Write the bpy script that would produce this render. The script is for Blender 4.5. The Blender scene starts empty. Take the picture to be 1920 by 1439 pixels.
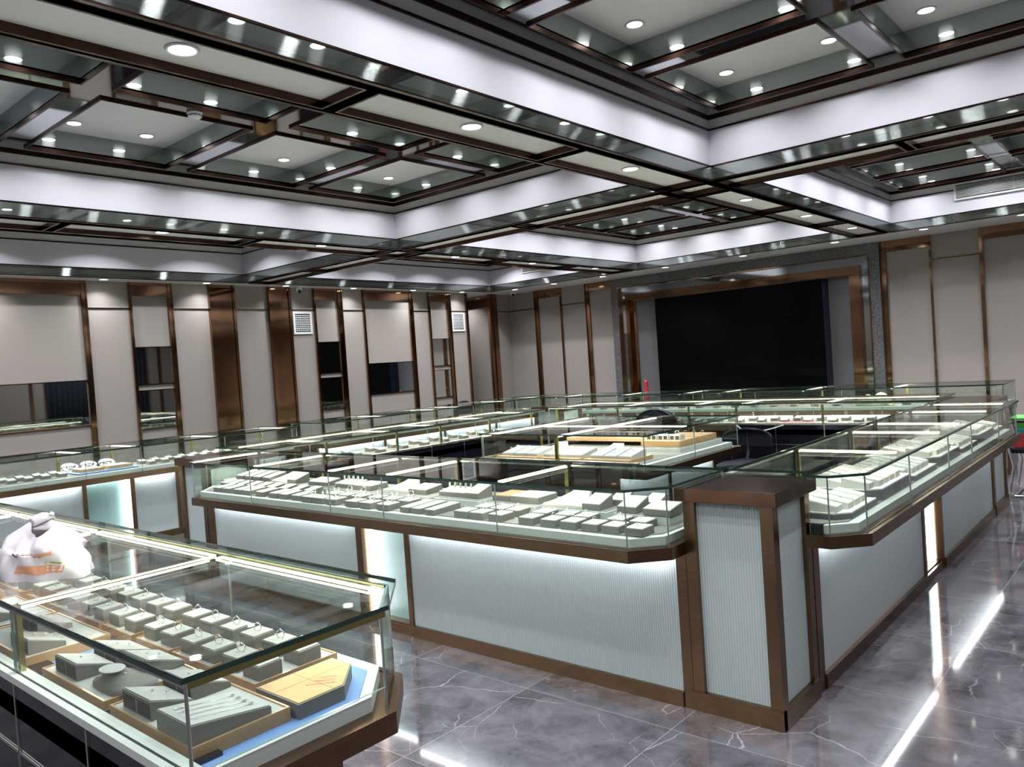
import bpy, bmesh, math, random
from mathutils import Vector, Matrix
random.seed(7)
S = bpy.context.scene
COL = S.collection
PI = math.pi

# ---------------------------------------------------------------- camera
def camera():
    yaw, pitch, roll = 0.71169715, -0.02550443, -0.06727667
    cy, sy = math.cos(yaw), math.sin(yaw)
    fwd = Vector((-sy, cy, 0)); right = Vector((cy, sy, 0)); up = Vector((0, 0, 1))
    f2 = fwd*math.cos(pitch) + up*math.sin(pitch)
    u2 = up*math.cos(pitch) - fwd*math.sin(pitch)
    r3 = right*math.cos(roll) + u2*math.sin(roll)
    u3 = u2*math.cos(roll) - right*math.sin(roll)
    cd = bpy.data.cameras.new('camera'); co = bpy.data.objects.new('camera', cd); COL.objects.link(co)
    m = Matrix((r3, u3, -f2)).transposed().to_4x4(); m.translation = Vector((0, 0, 1.6))
    co.matrix_world = m
    cd.sensor_width = 36; cd.sensor_fit = 'HORIZONTAL'; cd.lens = 1479.62/1920*36
    cd.clip_start = 0.05; cd.clip_end = 100
    S.camera = co
camera()

# ---------------------------------------------------------------- world, exposure, light levels
w = bpy.data.worlds.new('world'); S.world = w; w.use_nodes = True
w.node_tree.nodes['Background'].inputs[0].default_value = (0.9, 0.93, 1, 1)
w.node_tree.nodes['Background'].inputs[1].default_value = 0.02
S.view_settings.view_transform = 'Standard'; S.view_settings.look = 'None'
S.view_settings.gamma = 1; S.view_settings.use_curve_mapping = False
S.view_settings.exposure = 0.0
P_DOWN = 6.3     # W, each recessed downlight
P_CASE = 1.6      # W per metre of case light bar
P_STRIP = 2.1     # W per metre of strip under a ledge
P_BOX = .22       # W per lit niche tube
C_COOL = (0.93, 0.96, 1.0)
C_CASE = (1.0, 0.97, 0.82)
try:
    cy_ = S.cycles
    cy_.max_bounces = 10; cy_.diffuse_bounces = 3; cy_.glossy_bounces = 5
    cy_.transmission_bounces = 4; cy_.transparent_max_bounces = 40
    cy_.sample_clamp_indirect = 3.0; cy_.blur_glossy = 0.5
    cy_.caustics_reflective = False; cy_.caustics_refractive = False
    cy_.use_light_tree = True; cy_.use_denoising = True
except Exception:
    pass

# ---------------------------------------------------------------- materials
def nodes(name):
    m = bpy.data.materials.new(name); m.use_nodes = True
    nt = m.node_tree; return m, nt, nt.nodes, nt.links, nt.nodes['Principled BSDF']
def prin(name, col, rough=0.5, metal=0.0, spec=0.5, coat=0.0):
    m, nt, n, l, b = nodes(name)
    b.inputs['Base Color'].default_value = (*col, 1); b.inputs['Roughness'].default_value = rough
    b.inputs['Metallic'].default_value = metal; b.inputs['Specular IOR Level'].default_value = spec
    b.inputs['Coat Weight'].default_value = coat
    return m
def objcoord(n):
    return n.new('ShaderNodeTexCoord').outputs['Object']
def noisy(name, col, col2, scale, rough=0.5, metal=0.0, bump=0.0, stretch=(1, 1, 1), spec=0.5):
    m, nt, n, l, b = nodes(name)
    mp = n.new('ShaderNodeMapping'); mp.inputs['Scale'].default_value = stretch
    l.new(objcoord(n), mp.inputs[0])
    t = n.new('ShaderNodeTexNoise'); t.inputs['Scale'].default_value = scale; t.inputs['Detail'].default_value = 4
    l.new(mp.outputs[0], t.inputs['Vector'])
    r = n.new('ShaderNodeValToRGB'); r.color_ramp.elements[0].position = .3; r.color_ramp.elements[1].position = .7
    r.color_ramp.elements[0].color = (*col, 1); r.color_ramp.elements[1].color = (*col2, 1)
    l.new(t.outputs['Fac'], r.inputs[0]); l.new(r.outputs[0], b.inputs['Base Color'])
    b.inputs['Roughness'].default_value = rough; b.inputs['Metallic'].default_value = metal
    b.inputs['Specular IOR Level'].default_value = spec
    if bump:
        bp = n.new('ShaderNodeBump'); bp.inputs['Strength'].default_value = bump; bp.inputs['Distance'].default_value = .002
        l.new(t.outputs['Fac'], bp.inputs['Height']); l.new(bp.outputs[0], b.inputs['Normal'])
    return m
def emis(name, col, s):
    m, nt, n, l, b = nodes(name)
    b.inputs['Base Color'].default_value = (.8, .8, .8, 1)
    b.inputs['Emission Color'].default_value = (*col, 1); b.inputs['Emission Strength'].default_value = s
    m.cycles.emission_sampling = 'NONE'
    return m
def glassmat(name, tint, k=1.0):
    m = bpy.data.materials.new(name); m.use_nodes = True
    nt = m.node_tree; n = nt.nodes; l = nt.links; n.clear()
    out = n.new('ShaderNodeOutputMaterial'); mix = n.new('ShaderNodeMixShader')
    tr = n.new('ShaderNodeBsdfTransparent'); tr.inputs[0].default_value = (*tint, 1)
    gl = n.new('ShaderNodeBsdfGlossy'); gl.inputs['Roughness'].default_value = 0.0
    lw = n.new('ShaderNodeLayerWeight'); lw.inputs[0].default_value = .5
    p = n.new('ShaderNodeMath'); p.operation = 'POWER'; p.inputs[1].default_value = 5
    ma = n.new('ShaderNodeMath'); ma.operation = 'MULTIPLY_ADD'; ma.inputs[1].default_value = .80; ma.inputs[2].default_value = .04*k
    l.new(lw.outputs['Facing'], p.inputs[0]); l.new(p.outputs[0], ma.inputs[0]); l.new(ma.outputs[0], mix.inputs[0])
    l.new(tr.outputs[0], mix.inputs[1]); l.new(gl.outputs[0], mix.inputs[2]); l.new(mix.outputs[0], out.inputs[0])
    return m
def marble():
    m, nt, n, l, b = nodes('grey_marble_tile')
    oc = objcoord(n)
    def math_(op, a, bb=None, c=None):
        x = n.new('ShaderNodeMath'); x.operation = op
        for i, v in enumerate((a, bb, c)):
            if v is None: continue
            if isinstance(v, (int, float)): x.inputs[i].default_value = v
            else: l.new(v, x.inputs[i])
        return x.outputs[0]
    sp = n.new('ShaderNodeSeparateXYZ'); l.new(oc, sp.inputs[0])
    TS = 0.8
    def cell(o, off):
        a = math_('DIVIDE', math_('ADD', o, off), TS)
        fr = math_('FRACT', a); fl = math_('FLOOR', a)
        d = math_('ABSOLUTE', math_('SUBTRACT', fr, .5))
        return math_('GREATER_THAN', d, .5 - .0018/TS), fl
    gx, fx = cell(sp.outputs[0], 40.13); gy, fy = cell(sp.outputs[1], 40.31)
    grout = math_('MAXIMUM', gx, gy)
    cmb = n.new('ShaderNodeCombineXYZ'); l.new(fx, cmb.inputs[0]); l.new(fy, cmb.inputs[1])
    wn = n.new('ShaderNodeTexWhiteNoise'); wn.noise_dimensions = '3D'; l.new(cmb.outputs[0], wn.inputs['Vector'])
    sc = n.new('ShaderNodeVectorMath'); sc.operation = 'MULTIPLY_ADD'
    l.new(wn.outputs['Color'], sc.inputs[0]); sc.inputs[1].default_value = (9, 9, 9); l.new(oc, sc.inputs[2])
    base = n.new('ShaderNodeTexNoise'); base.inputs['Scale'].default_value = 4.5; base.inputs['Detail'].default_value = 12; base.inputs['Roughness'].default_value = .68
    base.inputs['Distortion'].default_value = .35; l.new(sc.outputs[0], base.inputs['Vector'])
    r = n.new('ShaderNodeValToRGB'); e = r.color_ramp.elements
    e[0].position = .33; e[0].color = (.034, .031, .037, 1); e[1].position = .68; e[1].color = (.125, .117, .132, 1)
    l.new(base.outputs['Fac'], r.inputs[0])
    # crackle veins: the border between distorted voronoi cells, broken up by noise
    dn = n.new('ShaderNodeTexNoise'); dn.inputs['Scale'].default_value = 2.0; dn.inputs['Detail'].default_value = 6
    l.new(sc.outputs[0], dn.inputs['Vector'])
    dv = n.new('ShaderNodeVectorMath'); dv.operation = 'MULTIPLY_ADD'; l.new(dn.outputs['Color'], dv.inputs[0])
    dv.inputs[1].default_value = (.22, .22, .22); l.new(sc.outputs[0], dv.inputs[2])
    vo = n.new('ShaderNodeTexVoronoi'); vo.feature = 'DISTANCE_TO_EDGE'; vo.inputs['Scale'].default_value = 1.7
    l.new(dv.outputs[0], vo.inputs['Vector'])
    v1 = math_('SUBTRACT', 1.0, math_('MULTIPLY', vo.outputs['Distance'], 170.0)); v1 = math_('MAXIMUM', v1, 0.0)
    brk = n.new('ShaderNodeTexNoise'); brk.inputs['Scale'].default_value = 2.3; brk.inputs['Detail'].default_value = 2
    l.new(sc.outputs[0], brk.inputs['Vector'])
    bm_ = math_('MULTIPLY', math_('SUBTRACT', brk.outputs['Fac'], .47), 6.0)
    bm_ = math_('MINIMUM', math_('MAXIMUM', bm_, 0.0), 1.0)
    v1 = math_('MULTIPLY', math_('MULTIPLY', v1, bm_), .42)
    vo2 = n.new('ShaderNodeTexVoronoi'); vo2.feature = 'DISTANCE_TO_EDGE'; vo2.inputs['Scale'].default_value = 3.6
    l.new(dv.outputs[0], vo2.inputs['Vector'])
    v2 = math_('MAXIMUM', math_('SUBTRACT', 1.0, math_('MULTIPLY', vo2.outputs['Distance'], 150.0)), 0.0)
    b2 = n.new('ShaderNodeTexNoise'); b2.inputs['Scale'].default_value = 3.4; l.new(dv.outputs[0], b2.inputs['Vector'])
    b2m = math_('MINIMUM', math_('MAXIMUM', math_('MULTIPLY', math_('SUBTRACT', b2.outputs['Fac'], .52), 7.0), 0.0), 1.0)
    v1 = math_('MAXIMUM', v1, math_('MULTIPLY', math_('MULTIPLY', v2, b2m), .26))
    mx = n.new('ShaderNodeMixRGB'); l.new(v1, mx.inputs[0]); l.new(r.outputs[0], mx.inputs[1]); mx.inputs[2].default_value = (.55, .54, .56, 1)
    mg = n.new('ShaderNodeMixRGB'); l.new(math_('MULTIPLY', grout, .6), mg.inputs[0]); l.new(mx.outputs[0], mg.inputs[1]); mg.inputs[2].default_value = (.3, .29, .3, 1)
    l.new(mg.outputs[0], b.inputs['Base Color'])
    b.inputs['Roughness'].default_value = .07; b.inputs['IOR'].default_value = 1.6
    return m
def ribbed(name, col):
    # moulded ribs run vertically; the ridge profile follows both horizontal axes of the object
    m, nt, n, l, b = nodes(name)
    sp = n.new('ShaderNodeSeparateXYZ'); l.new(objcoord(n), sp.inputs[0])
    a = n.new('ShaderNodeMath'); a.operation = 'ADD'; l.new(sp.outputs[0], a.inputs[0]); l.new(sp.outputs[1], a.inputs[1])
    s = n.new('ShaderNodeMath'); s.operation = 'MULTIPLY'; l.new(a.outputs[0], s.inputs[0]); s.inputs[1].default_value = 2*PI/.0125
    si = n.new('ShaderNodeMath'); si.operation = 'SINE'; l.new(s.outputs[0], si.inputs[0])
    bp = n.new('ShaderNodeBump'); bp.inputs['Strength'].default_value = .55; bp.inputs['Distance'].default_value = .0012
    l.new(si.outputs[0], bp.inputs['Height']); l.new(bp.outputs[0], b.inputs['Normal'])
    mp = n.new('ShaderNodeMapRange'); l.new(si.outputs[0], mp.inputs[0]); mp.inputs[1].default_value = -1; mp.inputs[2].default_value = 1
    mx = n.new('ShaderNodeMixRGB'); l.new(mp.outputs[0], mx.inputs[0])
    mx.inputs[1].default_value = (*[c*.82 for c in col], 1); mx.inputs[2].default_value = (*[min(1, c*1.08) for c in col], 1)  # rib shading put into the colour: grooves darker, ridges lighter
    l.new(mx.outputs[0], b.inputs['Base Color'])
    b.inputs['Roughness'].default_value = .22; b.inputs['Specular IOR Level'].default_value = .6
    return m

def streak_mirror(name, col):
    # tinted mirror film, slightly wavy along its height so that lamps smear vertically
    m = bpy.data.materials.new(name); m.use_nodes = True
    nt = m.node_tree; n = nt.nodes; l = nt.links; n.clear()
    out = n.new('ShaderNodeOutputMaterial'); mix = n.new('ShaderNodeMixShader'); mix.inputs[0].default_value = .5
    g1 = n.new('ShaderNodeBsdfGlossy'); g1.inputs['Roughness'].default_value = .02; g1.inputs['Color'].default_value = (*col, 1)
    g2 = n.new('ShaderNodeBsdfGlossy'); g2.inputs['Roughness'].default_value = .14; g2.inputs['Anisotropy'].default_value = -.85
    g2.inputs['Color'].default_value = (*col, 1)
    tv = n.new('ShaderNodeCombineXYZ'); tv.inputs[2].default_value = 1
    l.new(tv.outputs[0], g2.inputs['Tangent'])
    l.new(g1.outputs[0], mix.inputs[1]); l.new(g2.outputs[0], mix.inputs[2]); l.new(mix.outputs[0], out.inputs[0])
    return m
M = {}
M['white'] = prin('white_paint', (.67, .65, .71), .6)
M['well_white'] = prin('well_white_paint', (.84, .83, .84), .6)
M['soffit'] = prin('soffit_paint', (.78, .765, .75), .6)
M['mirror'] = streak_mirror('grey_mirror', (.46, .50, .475))
M['smirror'] = prin('smoked_mirror', (.46, .48, .475), .05, 1)
M['clear_mirror'] = prin('clear_mirror', (.72, .75, .72), .02, 1)
M['bronze'] = noisy('polished_bronze', (.27, .15, .083), (.33, .185, .105), 3, .08, 1)
M['bronze_dk'] = noisy('dark_bronze', (.050, .026, .020), (.075, .038, .028), 6, .22, 1)
M['bronze_br'] = noisy('brushed_bronze', (.18, .105, .060), (.23, .138, .084), 10, .27, 1, .1, (1, 1, 12))
M['bronze_top'] = noisy('polished_dark_bronze_top', (.13, .062, .040), (.18, .090, .058), 5, .17, 1)
M['fabric'] = noisy('taupe_wall_fabric', (.315, .277, .252), (.345, .304, .277), 60, .85, 0, .25, (1, 1, 3))
M['stone'] = noisy('grey_speckled_stone', (.055, .052, .056), (.17, .162, .165), 38, .35, 0, .1)
M['glass'] = glassmat('case_glass', (.955, .985, .965))
M['glass_top'] = glassmat('case_top_glass', (.955, .985, .965), 1.3)
M['glass_edge'] = prin('glass_cut_edge', (.012, .035, .028), .08, 0, .8)
M['glass_edge_l'] = prin('glass_pane_edge', (.30, .42, .37), .15, 0, .6)
M['gold'] = prin('gold_anodised_rail', (.46, .40, .15), .25, 1)
M['pewter'] = prin('pewter', (.30, .30, .30), .3, 1)
M['olive'] = prin('olive_rail', (.20, .19, .10), .35, 1)
M['silver'] = prin('silver_rail', (.75, .75, .72), .25, 1)
M['chrome'] = prin('chrome', (.85, .85, .87), .05, 1)
M['black_lacq'] = noisy('black_drawer_front', (.006, .006, .010), (.012, .011, .018), 4, .12)
M['dark_stone'] = noisy('black_marble_laminate', (.018, .015, .020), (.034, .029, .038), 5, .14)
M['shelf_white'] = prin('white_laminate', (.56, .59, .56), .45)
M['mat_grey'] = noisy('taupe_felt', (.165, .155, .14), (.195, .182, .165), 300, .95)
M['blue_mat'] = prin('blue_foam', (.15, .27, .55), .7)
M['ribbed'] = ribbed('ribbed_frosted_glass', (.46, .52, .52))
M['ribbed_lit'] = ribbed('ribbed_backlit_glass', (.42, .66, .62))
M['led_cool'] = emis('cool_light_diffuser', C_COOL, 14)
M['led_case'] = emis('case_light_diffuser', C_CASE, 22)
M['lens'] = emis('downlight_lens', (1, .98, 1), 14)
M['marble'] = marble()
M['leather'] = noisy('grey_leatherette', (.155, .147, .130), (.185, .176, .156), 200, .6)
M['leather_dk'] = noisy('warm_grey_leatherette', (.17, .165, .148), (.20, .192, .172), 200, .6)
M['cream'] = prin('cream_velvet', (.68, .665, .60), .9)
M['greyvelvet'] = noisy('grey_velvet', (.40, .40, .385), (.46, .455, .44), 250, .9)
M['shaded_hollow'] = prin('painted_hollow_shade', (.03, .028, .026), .8)  # shade inside the open box backs, put into the colour
M['wood'] = noisy('oak_rim', (.42, .25, .12), (.50, .31, .155), 20, .45, 0, 0, (1, 8, 8))
M['gold_rim'] = prin('rose_gold_rim', (.78, .52, .32), .3, .6)
M['platinum'] = prin('platinum', (.86, .86, .86), .12, 1)
M['yellow_gold'] = prin('yellow_gold', (.90, .68, .30), .15, 1)
M['acrylic'] = glassmat('clear_acrylic', (.93, .95, .93), 2.5)
M['card'] = noisy('kraft_board', (.56, .38, .18), (.60, .42, .21), 15, .8)
M['red_ink'] = prin('red_print', (.55, .06, .05), .7)
M['crease'] = prin('board_crease', (.40, .22, .10), .8)
M['plastic_bag'] = prin('thin_white_plastic', (.78, .72, .76), .35)
M['orange_print'] = prin('orange_print', (.80, .38, .22), .5)
M['green_print'] = prin('green_print', (.35, .45, .15), .5)
M['ink'] = prin('dark_ink', (.05, .04, .04), .6)
M['yellow_cloth'] = prin('pale_yellow_cloth', (.62, .58, .36), .9)
M['black_screen'] = prin('video_wall_glass', (.001, .001, .0015), .12, 0, .12)
M['navy_case'] = prin('navy_screen_casing', (.006, .008, .025), .4)
M['white_plastic'] = prin('white_plastic', (.80, .80, .80), .4)
M['black'] = prin('black_plastic', (.008, .008, .010), .35, 0, .3)
M['black_fab'] = prin('black_mesh_fabric', (.008, .009, .014), .8, 0, .15)
M['curtain'] = prin('navy_curtain', (.012, .016, .028), .9)
M['red'] = prin('red_plastic', (.45, .02, .03), .4)
M['green'] = prin('green_plastic', (.10, .48, .08), .4)
M['teal'] = prin('teal_folder', (.02, .16, .18), .5)
M['pink'] = prin('red_tray_lining', (.62, .10, .10), .7)
M['panel_grey'] = prin('grey_wall_panel', (.115, .11, .115), .8)
M['vent_dark'] = prin('vent_dark', (.02, .02, .022), .8)

# ---------------------------------------------------------------- mesh building
class MB:
    def __init__(s): s.v = []; s.f = []; s.m = []
    def add(s, vs, fs, mi=0, sm=False):
        o = len(s.v); s.v += [tuple(v) for v in vs]
        for f in fs: s.f.append([i+o for i in f]); s.m.append((mi, sm))
        return s
    def box(s, x0, x1, y0, y1, z0, z1, mi=0, tops=None):
        vs = [(x0,y0,z0),(x1,y0,z0),(x1,y1,z0),(x0,y1,z0),(x0,y0,z1),(x1,y0,z1),(x1,y1,z1),(x0,y1,z1)]
        fs = [(0,3,2,1),(4,5,6,7),(0,1,5,4),(1,2,6,5),(2,3,7,6),(3,0,4,7)]
        s.add(vs, fs, mi)
        if tops is not None: s.m[-5] = (tops, False)
        return s
    def prism(s, poly, z0, z1, side=0, cap=None):
        n = len(poly); cap = side if cap is None else cap
        a = sum(poly[i][0]*poly[(i+1) % n][1]-poly[(i+1) % n][0]*poly[i][1] for i in range(n))
        if a < 0: poly = poly[::-1]
        vs = [(x, y, z0) for x, y in poly]+[(x, y, z1) for x, y in poly]
        s.add(vs, [tuple(range(n-1, -1, -1)), tuple(range(n, 2*n))], cap)
        s.add(vs, [(i, (i+1) % n, n+(i+1) % n, n+i) for i in range(n)], side)
        return s
    def hexa(s, b, t, mi=0, top=None):      # 4 bottom, 4 top corners
        s.add(list(b)+list(t), [(3,2,1,0),(4,5,6,7),(0,1,5,4),(1,2,6,5),(2,3,7,6),(3,0,4,7)], mi)
        if top is not None: s.m[-5] = (top, False)
        return s
    def cyl(s, c, r, h, n=20, mi=0, r2=None, cap=True, sm=True):
        r2 = r if r2 is None else r2
        vs = [(c[0]+r*math.cos(2*PI*i/n), c[1]+r*math.sin(2*PI*i/n), c[2]) for i in range(n)]
        vs += [(c[0]+r2*math.cos(2*PI*i/n), c[1]+r2*math.sin(2*PI*i/n), c[2]+h) for i in range(n)]
        s.add(vs, [(i, (i+1) % n, n+(i+1) % n, n+i) for i in range(n)], mi, sm)
        if cap: s.add(vs, [tuple(range(n-1, -1, -1)), tuple(range(n, 2*n))], mi)
        return s
    def tube(s, pts, r, n=8, mi=0, closed=False):
        pts = [Vector(p) for p in pts]; k = len(pts); vs = []; up = None
        for i, p in enumerate(pts):
            a = pts[(i-1) % k] if (i or closed) else p
            b = pts[(i+1) % k] if (i < k-1 or closed) else p
            t = (b-a).normalized()
            if up is None: up = Vector((0, 0, 1)) if abs(t.z) < .9 else Vector((1, 0, 0))
            sd = t.cross(up).normalized(); u = sd.cross(t).normalized(); up = u
            for j in range(n):
                an = 2*PI*j/n; vs.append(p+(sd*math.cos(an)+u*math.sin(an))*r)
        fs = []
        for i in range(k if closed else k-1):
            i2 = (i+1) % k
            for j in range(n): fs.append((i*n+j, i*n+(j+1) % n, i2*n+(j+1) % n, i2*n+j))
        s.add(vs, fs, mi, True)
        if not closed: s.add(vs, [tuple(range(n-1, -1, -1)), tuple(range((k-1)*n, k*n))], mi)
        return s
    def lathe(s, prof, c=(0, 0, 0), n=24, mi=0):
        k = len(prof); vs = []
        for r, z in prof:
            for j in range(n): vs.append((c[0]+r*math.cos(2*PI*j/n), c[1]+r*math.sin(2*PI*j/n), c[2]+z))
        fs = [(i*n+j, i*n+(j+1) % n, (i+1)*n+(j+1) % n, (i+1)*n+j) for i in range(k-1) for j in range(n)]
        s.add(vs, fs, mi, True); return s
    def grid(s, fn, nu, nv, mi=0):
        vs = [fn(i/nu, j/nv) for i in range(nu+1) for j in range(nv+1)]
        fs = [(i*(nv+1)+j, (i+1)*(nv+1)+j, (i+1)*(nv+1)+j+1, i*(nv+1)+j+1) for i in range(nu) for j in range(nv)]
        s.add(vs, fs, mi, True); return s
    def build(s, name, mats, parent=None, origin=(0, 0, 0), bevel=0, solid=0):
        if isinstance(mats, str): mats = [mats]
        me = bpy.data.meshes.new(name)
        o0 = Vector(origin)
        me.from_pydata([tuple(Vector(v)-o0) for v in s.v], [], s.f)
        for m in mats: me.materials.append(M[m])
        for p, (mi, sm) in zip(me.polygons, s.m): p.material_index = mi; p.use_smooth = sm
        me.update()
        o = bpy.data.objects.new(name, me); COL.objects.link(o)
        o.location = o0
        if parent: o.parent = parent
        if solid:
            md = o.modifiers.new('thickness', 'SOLIDIFY'); md.thickness = solid
        if bevel:
            md = o.modifiers.new('bevel', 'BEVEL'); md.width = bevel; md.segments = 2; md.limit_method = 'ANGLE'
        return o

def tag(o, label=None, cat=None, group=None, kind=None):
    if label: o['label'] = label
    if cat: o['category'] = cat
    if group: o['group'] = group
    if kind: o['kind'] = kind
    return o
def thing(name, label, cat, loc=(0, 0, 0), rz=0, group=None, kind=None):
    o = bpy.data.objects.new(name, None); COL.objects.link(o); o.empty_display_size = .1
    o.location = loc; o.rotation_euler = (0, 0, rz)
    return tag(o, label, cat, group, kind)
def struct(o, label=None):
    o['kind'] = 'structure'
    if label: o['label'] = label
    return o
def copy_tree(o, parent=None):
    c = o.copy(); COL.objects.link(c); c.parent = parent
    for ch in o.children: copy_tree(ch, c)
    return c
ORD = ['first', 'second', 'third', 'fourth', 'fifth', 'sixth', 'seventh', 'eighth', 'ninth', 'tenth', 'eleventh', 'twelfth',
       'thirteenth', 'fourteenth', 'fifteenth', 'sixteenth', 'seventeenth', 'eighteenth', 'nineteenth', 'twentieth',
       'twenty-first', 'twenty-second', 'twenty-third', 'twenty-fourth', 'twenty-fifth', 'twenty-sixth']
def area(name, loc, sx, sy, power, col, parent=None, rot=(0, 0, 0), spread=PI, disk=False):
    ld = bpy.data.lights.new(name, 'AREA'); ld.energy = power; ld.color = col
    ld.shape = 'DISK' if disk else 'RECTANGLE'; ld.size = sx; ld.size_y = sy; ld.spread = spread
    o = bpy.data.objects.new(name, ld); COL.objects.link(o); o.location = loc; o.rotation_euler = rot
    if parent: o.parent = parent
    return o

# ================================================================= ROOM
XL, YB, XR, YN = -10.9, 12.72, 3.75, -3.4
H0, H1, HT, HW, HWT = 3.05, 3.17, 3.47, 3.58, 3.755
struct(MB().box(-13.2, XR+.2, YN-.2, YB+.5, -.1, 0).build('floor', 'marble'), 'polished grey marble tile floor with white veins')

tn = [0]
def trim(mb, mat='bronze', label=None, bevel=0):
    tn[0] += 1
    return struct(mb.build('trim_%d' % tn[0], mat if isinstance(mat, list) else [mat], bevel=bevel), label)

# ---- left wall, with an alcove near the corner
AY0, AY1 = 11.40, 12.15
wl = MB()
wl.box(XL-.2, XL, YN, AY0, 0, H0+.3); wl.box(XL-1.9, XL, AY1, YB+.3, 0, H0+.3)
wl.box(XL-2.1, XL-1.9, AY0-.2, YB+.3, 0, H0+.3); wl.box(XL-1.9, XL-.2, AY0-.2, AY0, 0, H0+.3)
struct(wl.build('wall_left', 'fabric'), 'long taupe fabric wall with bronze strips and mirrors')
struct(MB().box(XL, XR+.2, YB, YB+.2, 0, H0+.3).build('wall_back', 'fabric'), 'taupe fabric wall behind the video wall')
struct(MB().box(XR, XR+.2, YN, YB, 0, H0+.6).build('wall_right', 'fabric'), 'taupe wall on the right')
struct(MB().box(XL-.2, XR+.2, YN-.2, YN, 0, H0+.6).build('wall_near', 'fabric'), 'taupe wall behind the viewer')

def vstrip_l(y0, y1, d=.035, mat='bronze', lip=True):
    mb = MB().box(XL, XL+d, y0, y1, 0, H0)
    if lip and y1-y0 > .2:
        mb.box(XL, XL+d+.02, y0-.02, y0+.015, 0, H0); mb.box(XL, XL+d+.02, y1-.015, y1+.02, 0, H0)
    elif lip:
        mb.box(XL, XL+d+.012, y1-.018, y1, 0, H0)
    trim(mb, mat, 'vertical polished bronze strip on the left wall')
for y0, y1 in ((1.1, 1.17), (2.2, 2.23), (4.185, 4.25), (4.79, 4.82), (5.33, 5.395), (7.765, 7.795), (8.25, 8.34), (8.785, 8.815),
               (9.86, 9.945), (10.345, 10.375), (10.85, 10.93), (11.36, 11.40)):
    vstrip_l(y0, y1)
vstrip_l(5.96, 6.33); vstrip_l(6.945, 7.30)
for y0, y1 in ((2.23, 4.185), (4.82, 5.33), (7.795, 8.25), (8.815, 9.86), (10.375, 10.85)):
    trim(MB().box(XL, XL+.025, y0, y1, 2.865, H0), 'bronze', 'bronze header panel at the top of the left wall')
for y0, y1 in ((1.17, 2.2), (4.25, 4.79), (5.395, 5.96), (6.33, 6.945), (7.30, 7.765), (8.34, 8.785), (9.945, 10.345), (10.93, 11.36)):
    trim(MB().box(XL, XL+.014, y0, y1, 2.685, 2.70), 'bronze', 'thin horizontal bronze strip on the left wall')
# alcove edge column and its far side
trim(MB().box(XL-.02, XL+.04, AY1-.10, AY1-.06, 0, H0).box(XL-.04, XL+.03, AY1-.04, AY1-.0, 0, H0).box(XL, XL+.05, AY1, AY1+.12, 0, H0),
     'bronze', 'stepped bronze corner column at the alcove edge')
trim(MB().box(XL-.85, XL-.06, AY1-.03, AY1, 2.80, 3.0), 'bronze', 'bronze header inside the alcove')
trim(MB().box(XL-.80, XL-.72, AY1-.03, AY1, 0, H0), 'bronze', 'bronze strip inside the alcove')
trim(MB().box(XL, XL+.012, AY1+.12, YB, 2.685, 2.70), 'bronze', 'thin bronze strip beside the back left corner')

# ---- back wall trims
def vstrip_b(x0, x1, d=.035, mat='bronze'):
    mb = MB().box(x0, x1, YB-d, YB, 0, H0)
    if x1-x0 > .05: mb.box(x0, x0+.018, YB-d-.015, YB-d, 0, H0)
    trim(mb, mat, 'vertical polished bronze strip on the back wall')
for x0, x1 in ((-10.195, -10.10), (-9.545, -9.515), (-8.92, -8.83), (-3.485, -3.415), (-2.83, -2.80), (-2.195, -2.15), (-1.15, -1.12), (-.5, -.43), (1.2, 1.27), (2.3, 2.33)):
    vstrip_b(x0, x1)
for x0, x1 in ((-10.10, -9.545), (-8.83, -8.29), (-3.415, -2.83), (-2.15, -1.15)):
    trim(MB().box(x0, x1, YB-.025, YB, 2.885, H0), 'bronze', 'bronze header panel at the top of the back wall')
for x0, x1 in ((XL, -10.195), (-9.515, -8.92), (-2.80, -2.195), (-1.12, -.5)):
    trim(MB().box(x0, x1, YB-.014, YB, 2.685, 2.70), 'bronze', 'thin horizontal bronze strip on the back wall')
trim(MB().box(-2.15, XR, YB-.02, YB, 0, .09), 'bronze_br', 'bronze skirting along the back wall')

# ---- video wall with its nested surrounds
vw = thing('video_wall_surround', 'grey stone, mirror and bronze nested frame around the black screen', 'frame', (-5.9, YB, 0))
def ring3(x0, x1, zt, wd, dep, name, mat, zw=None, bevel=0):
    mb = MB(); zw = wd if zw is None else zw
    mb.box(x0, x0+wd, YB-dep, YB, 0, zt); mb.box(x1-wd, x1, YB-dep, YB, 0, zt); mb.box(x0+wd, x1-wd, YB-dep, YB, zt-zw, zt)
    o = mb.build(name, mat, origin=(-5.9, YB, 0), bevel=bevel); o.parent = vw; o.location = (0, 0, 0); return o
ring3(-8.275, -3.49, 3.045, .15, .10, 'stone_frame', 'stone', .165)
ring3(-8.125, -3.64, 2.88, .018, .112, 'inner_bronze_edge', 'bronze')
ring3(-8.107, -3.658, 2.862, .155, .05, 'mirror_band', 'smirror', .13)
ring3(-7.952, -3.78, 2.735, .075, .13, 'bronze_frame', 'bronze', .125)
ring3(-7.877, -3.855, 2.61, .10, .05, 'bronze_reveal', 'bronze', .012)
o = MB().box(-7.777, -3.955, YB-.03, YB, 0, 2.6).build('grey_backing', 'panel_grey', origin=(-5.9, YB, 0)); o.parent = vw; o.location = (0, 0, 0)
sc_ = thing('video_wall', 'huge black switched-off video wall made of flush screens', 'screen', (-5.75, YB-.03, 0))
mb = MB().box(-7.23, -4.275, YB-.29, YB-.03, .62, 2.585)
o = mb.build('casing', 'navy_case', origin=(-5.75, YB-.03, 0)); o.parent = sc_; o.location = (0, 0, 0)
px = [-7.225+(2.945/4)*i for i in range(5)]; pz = [.625+(1.955/4)*i for i in range(5)]
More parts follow.
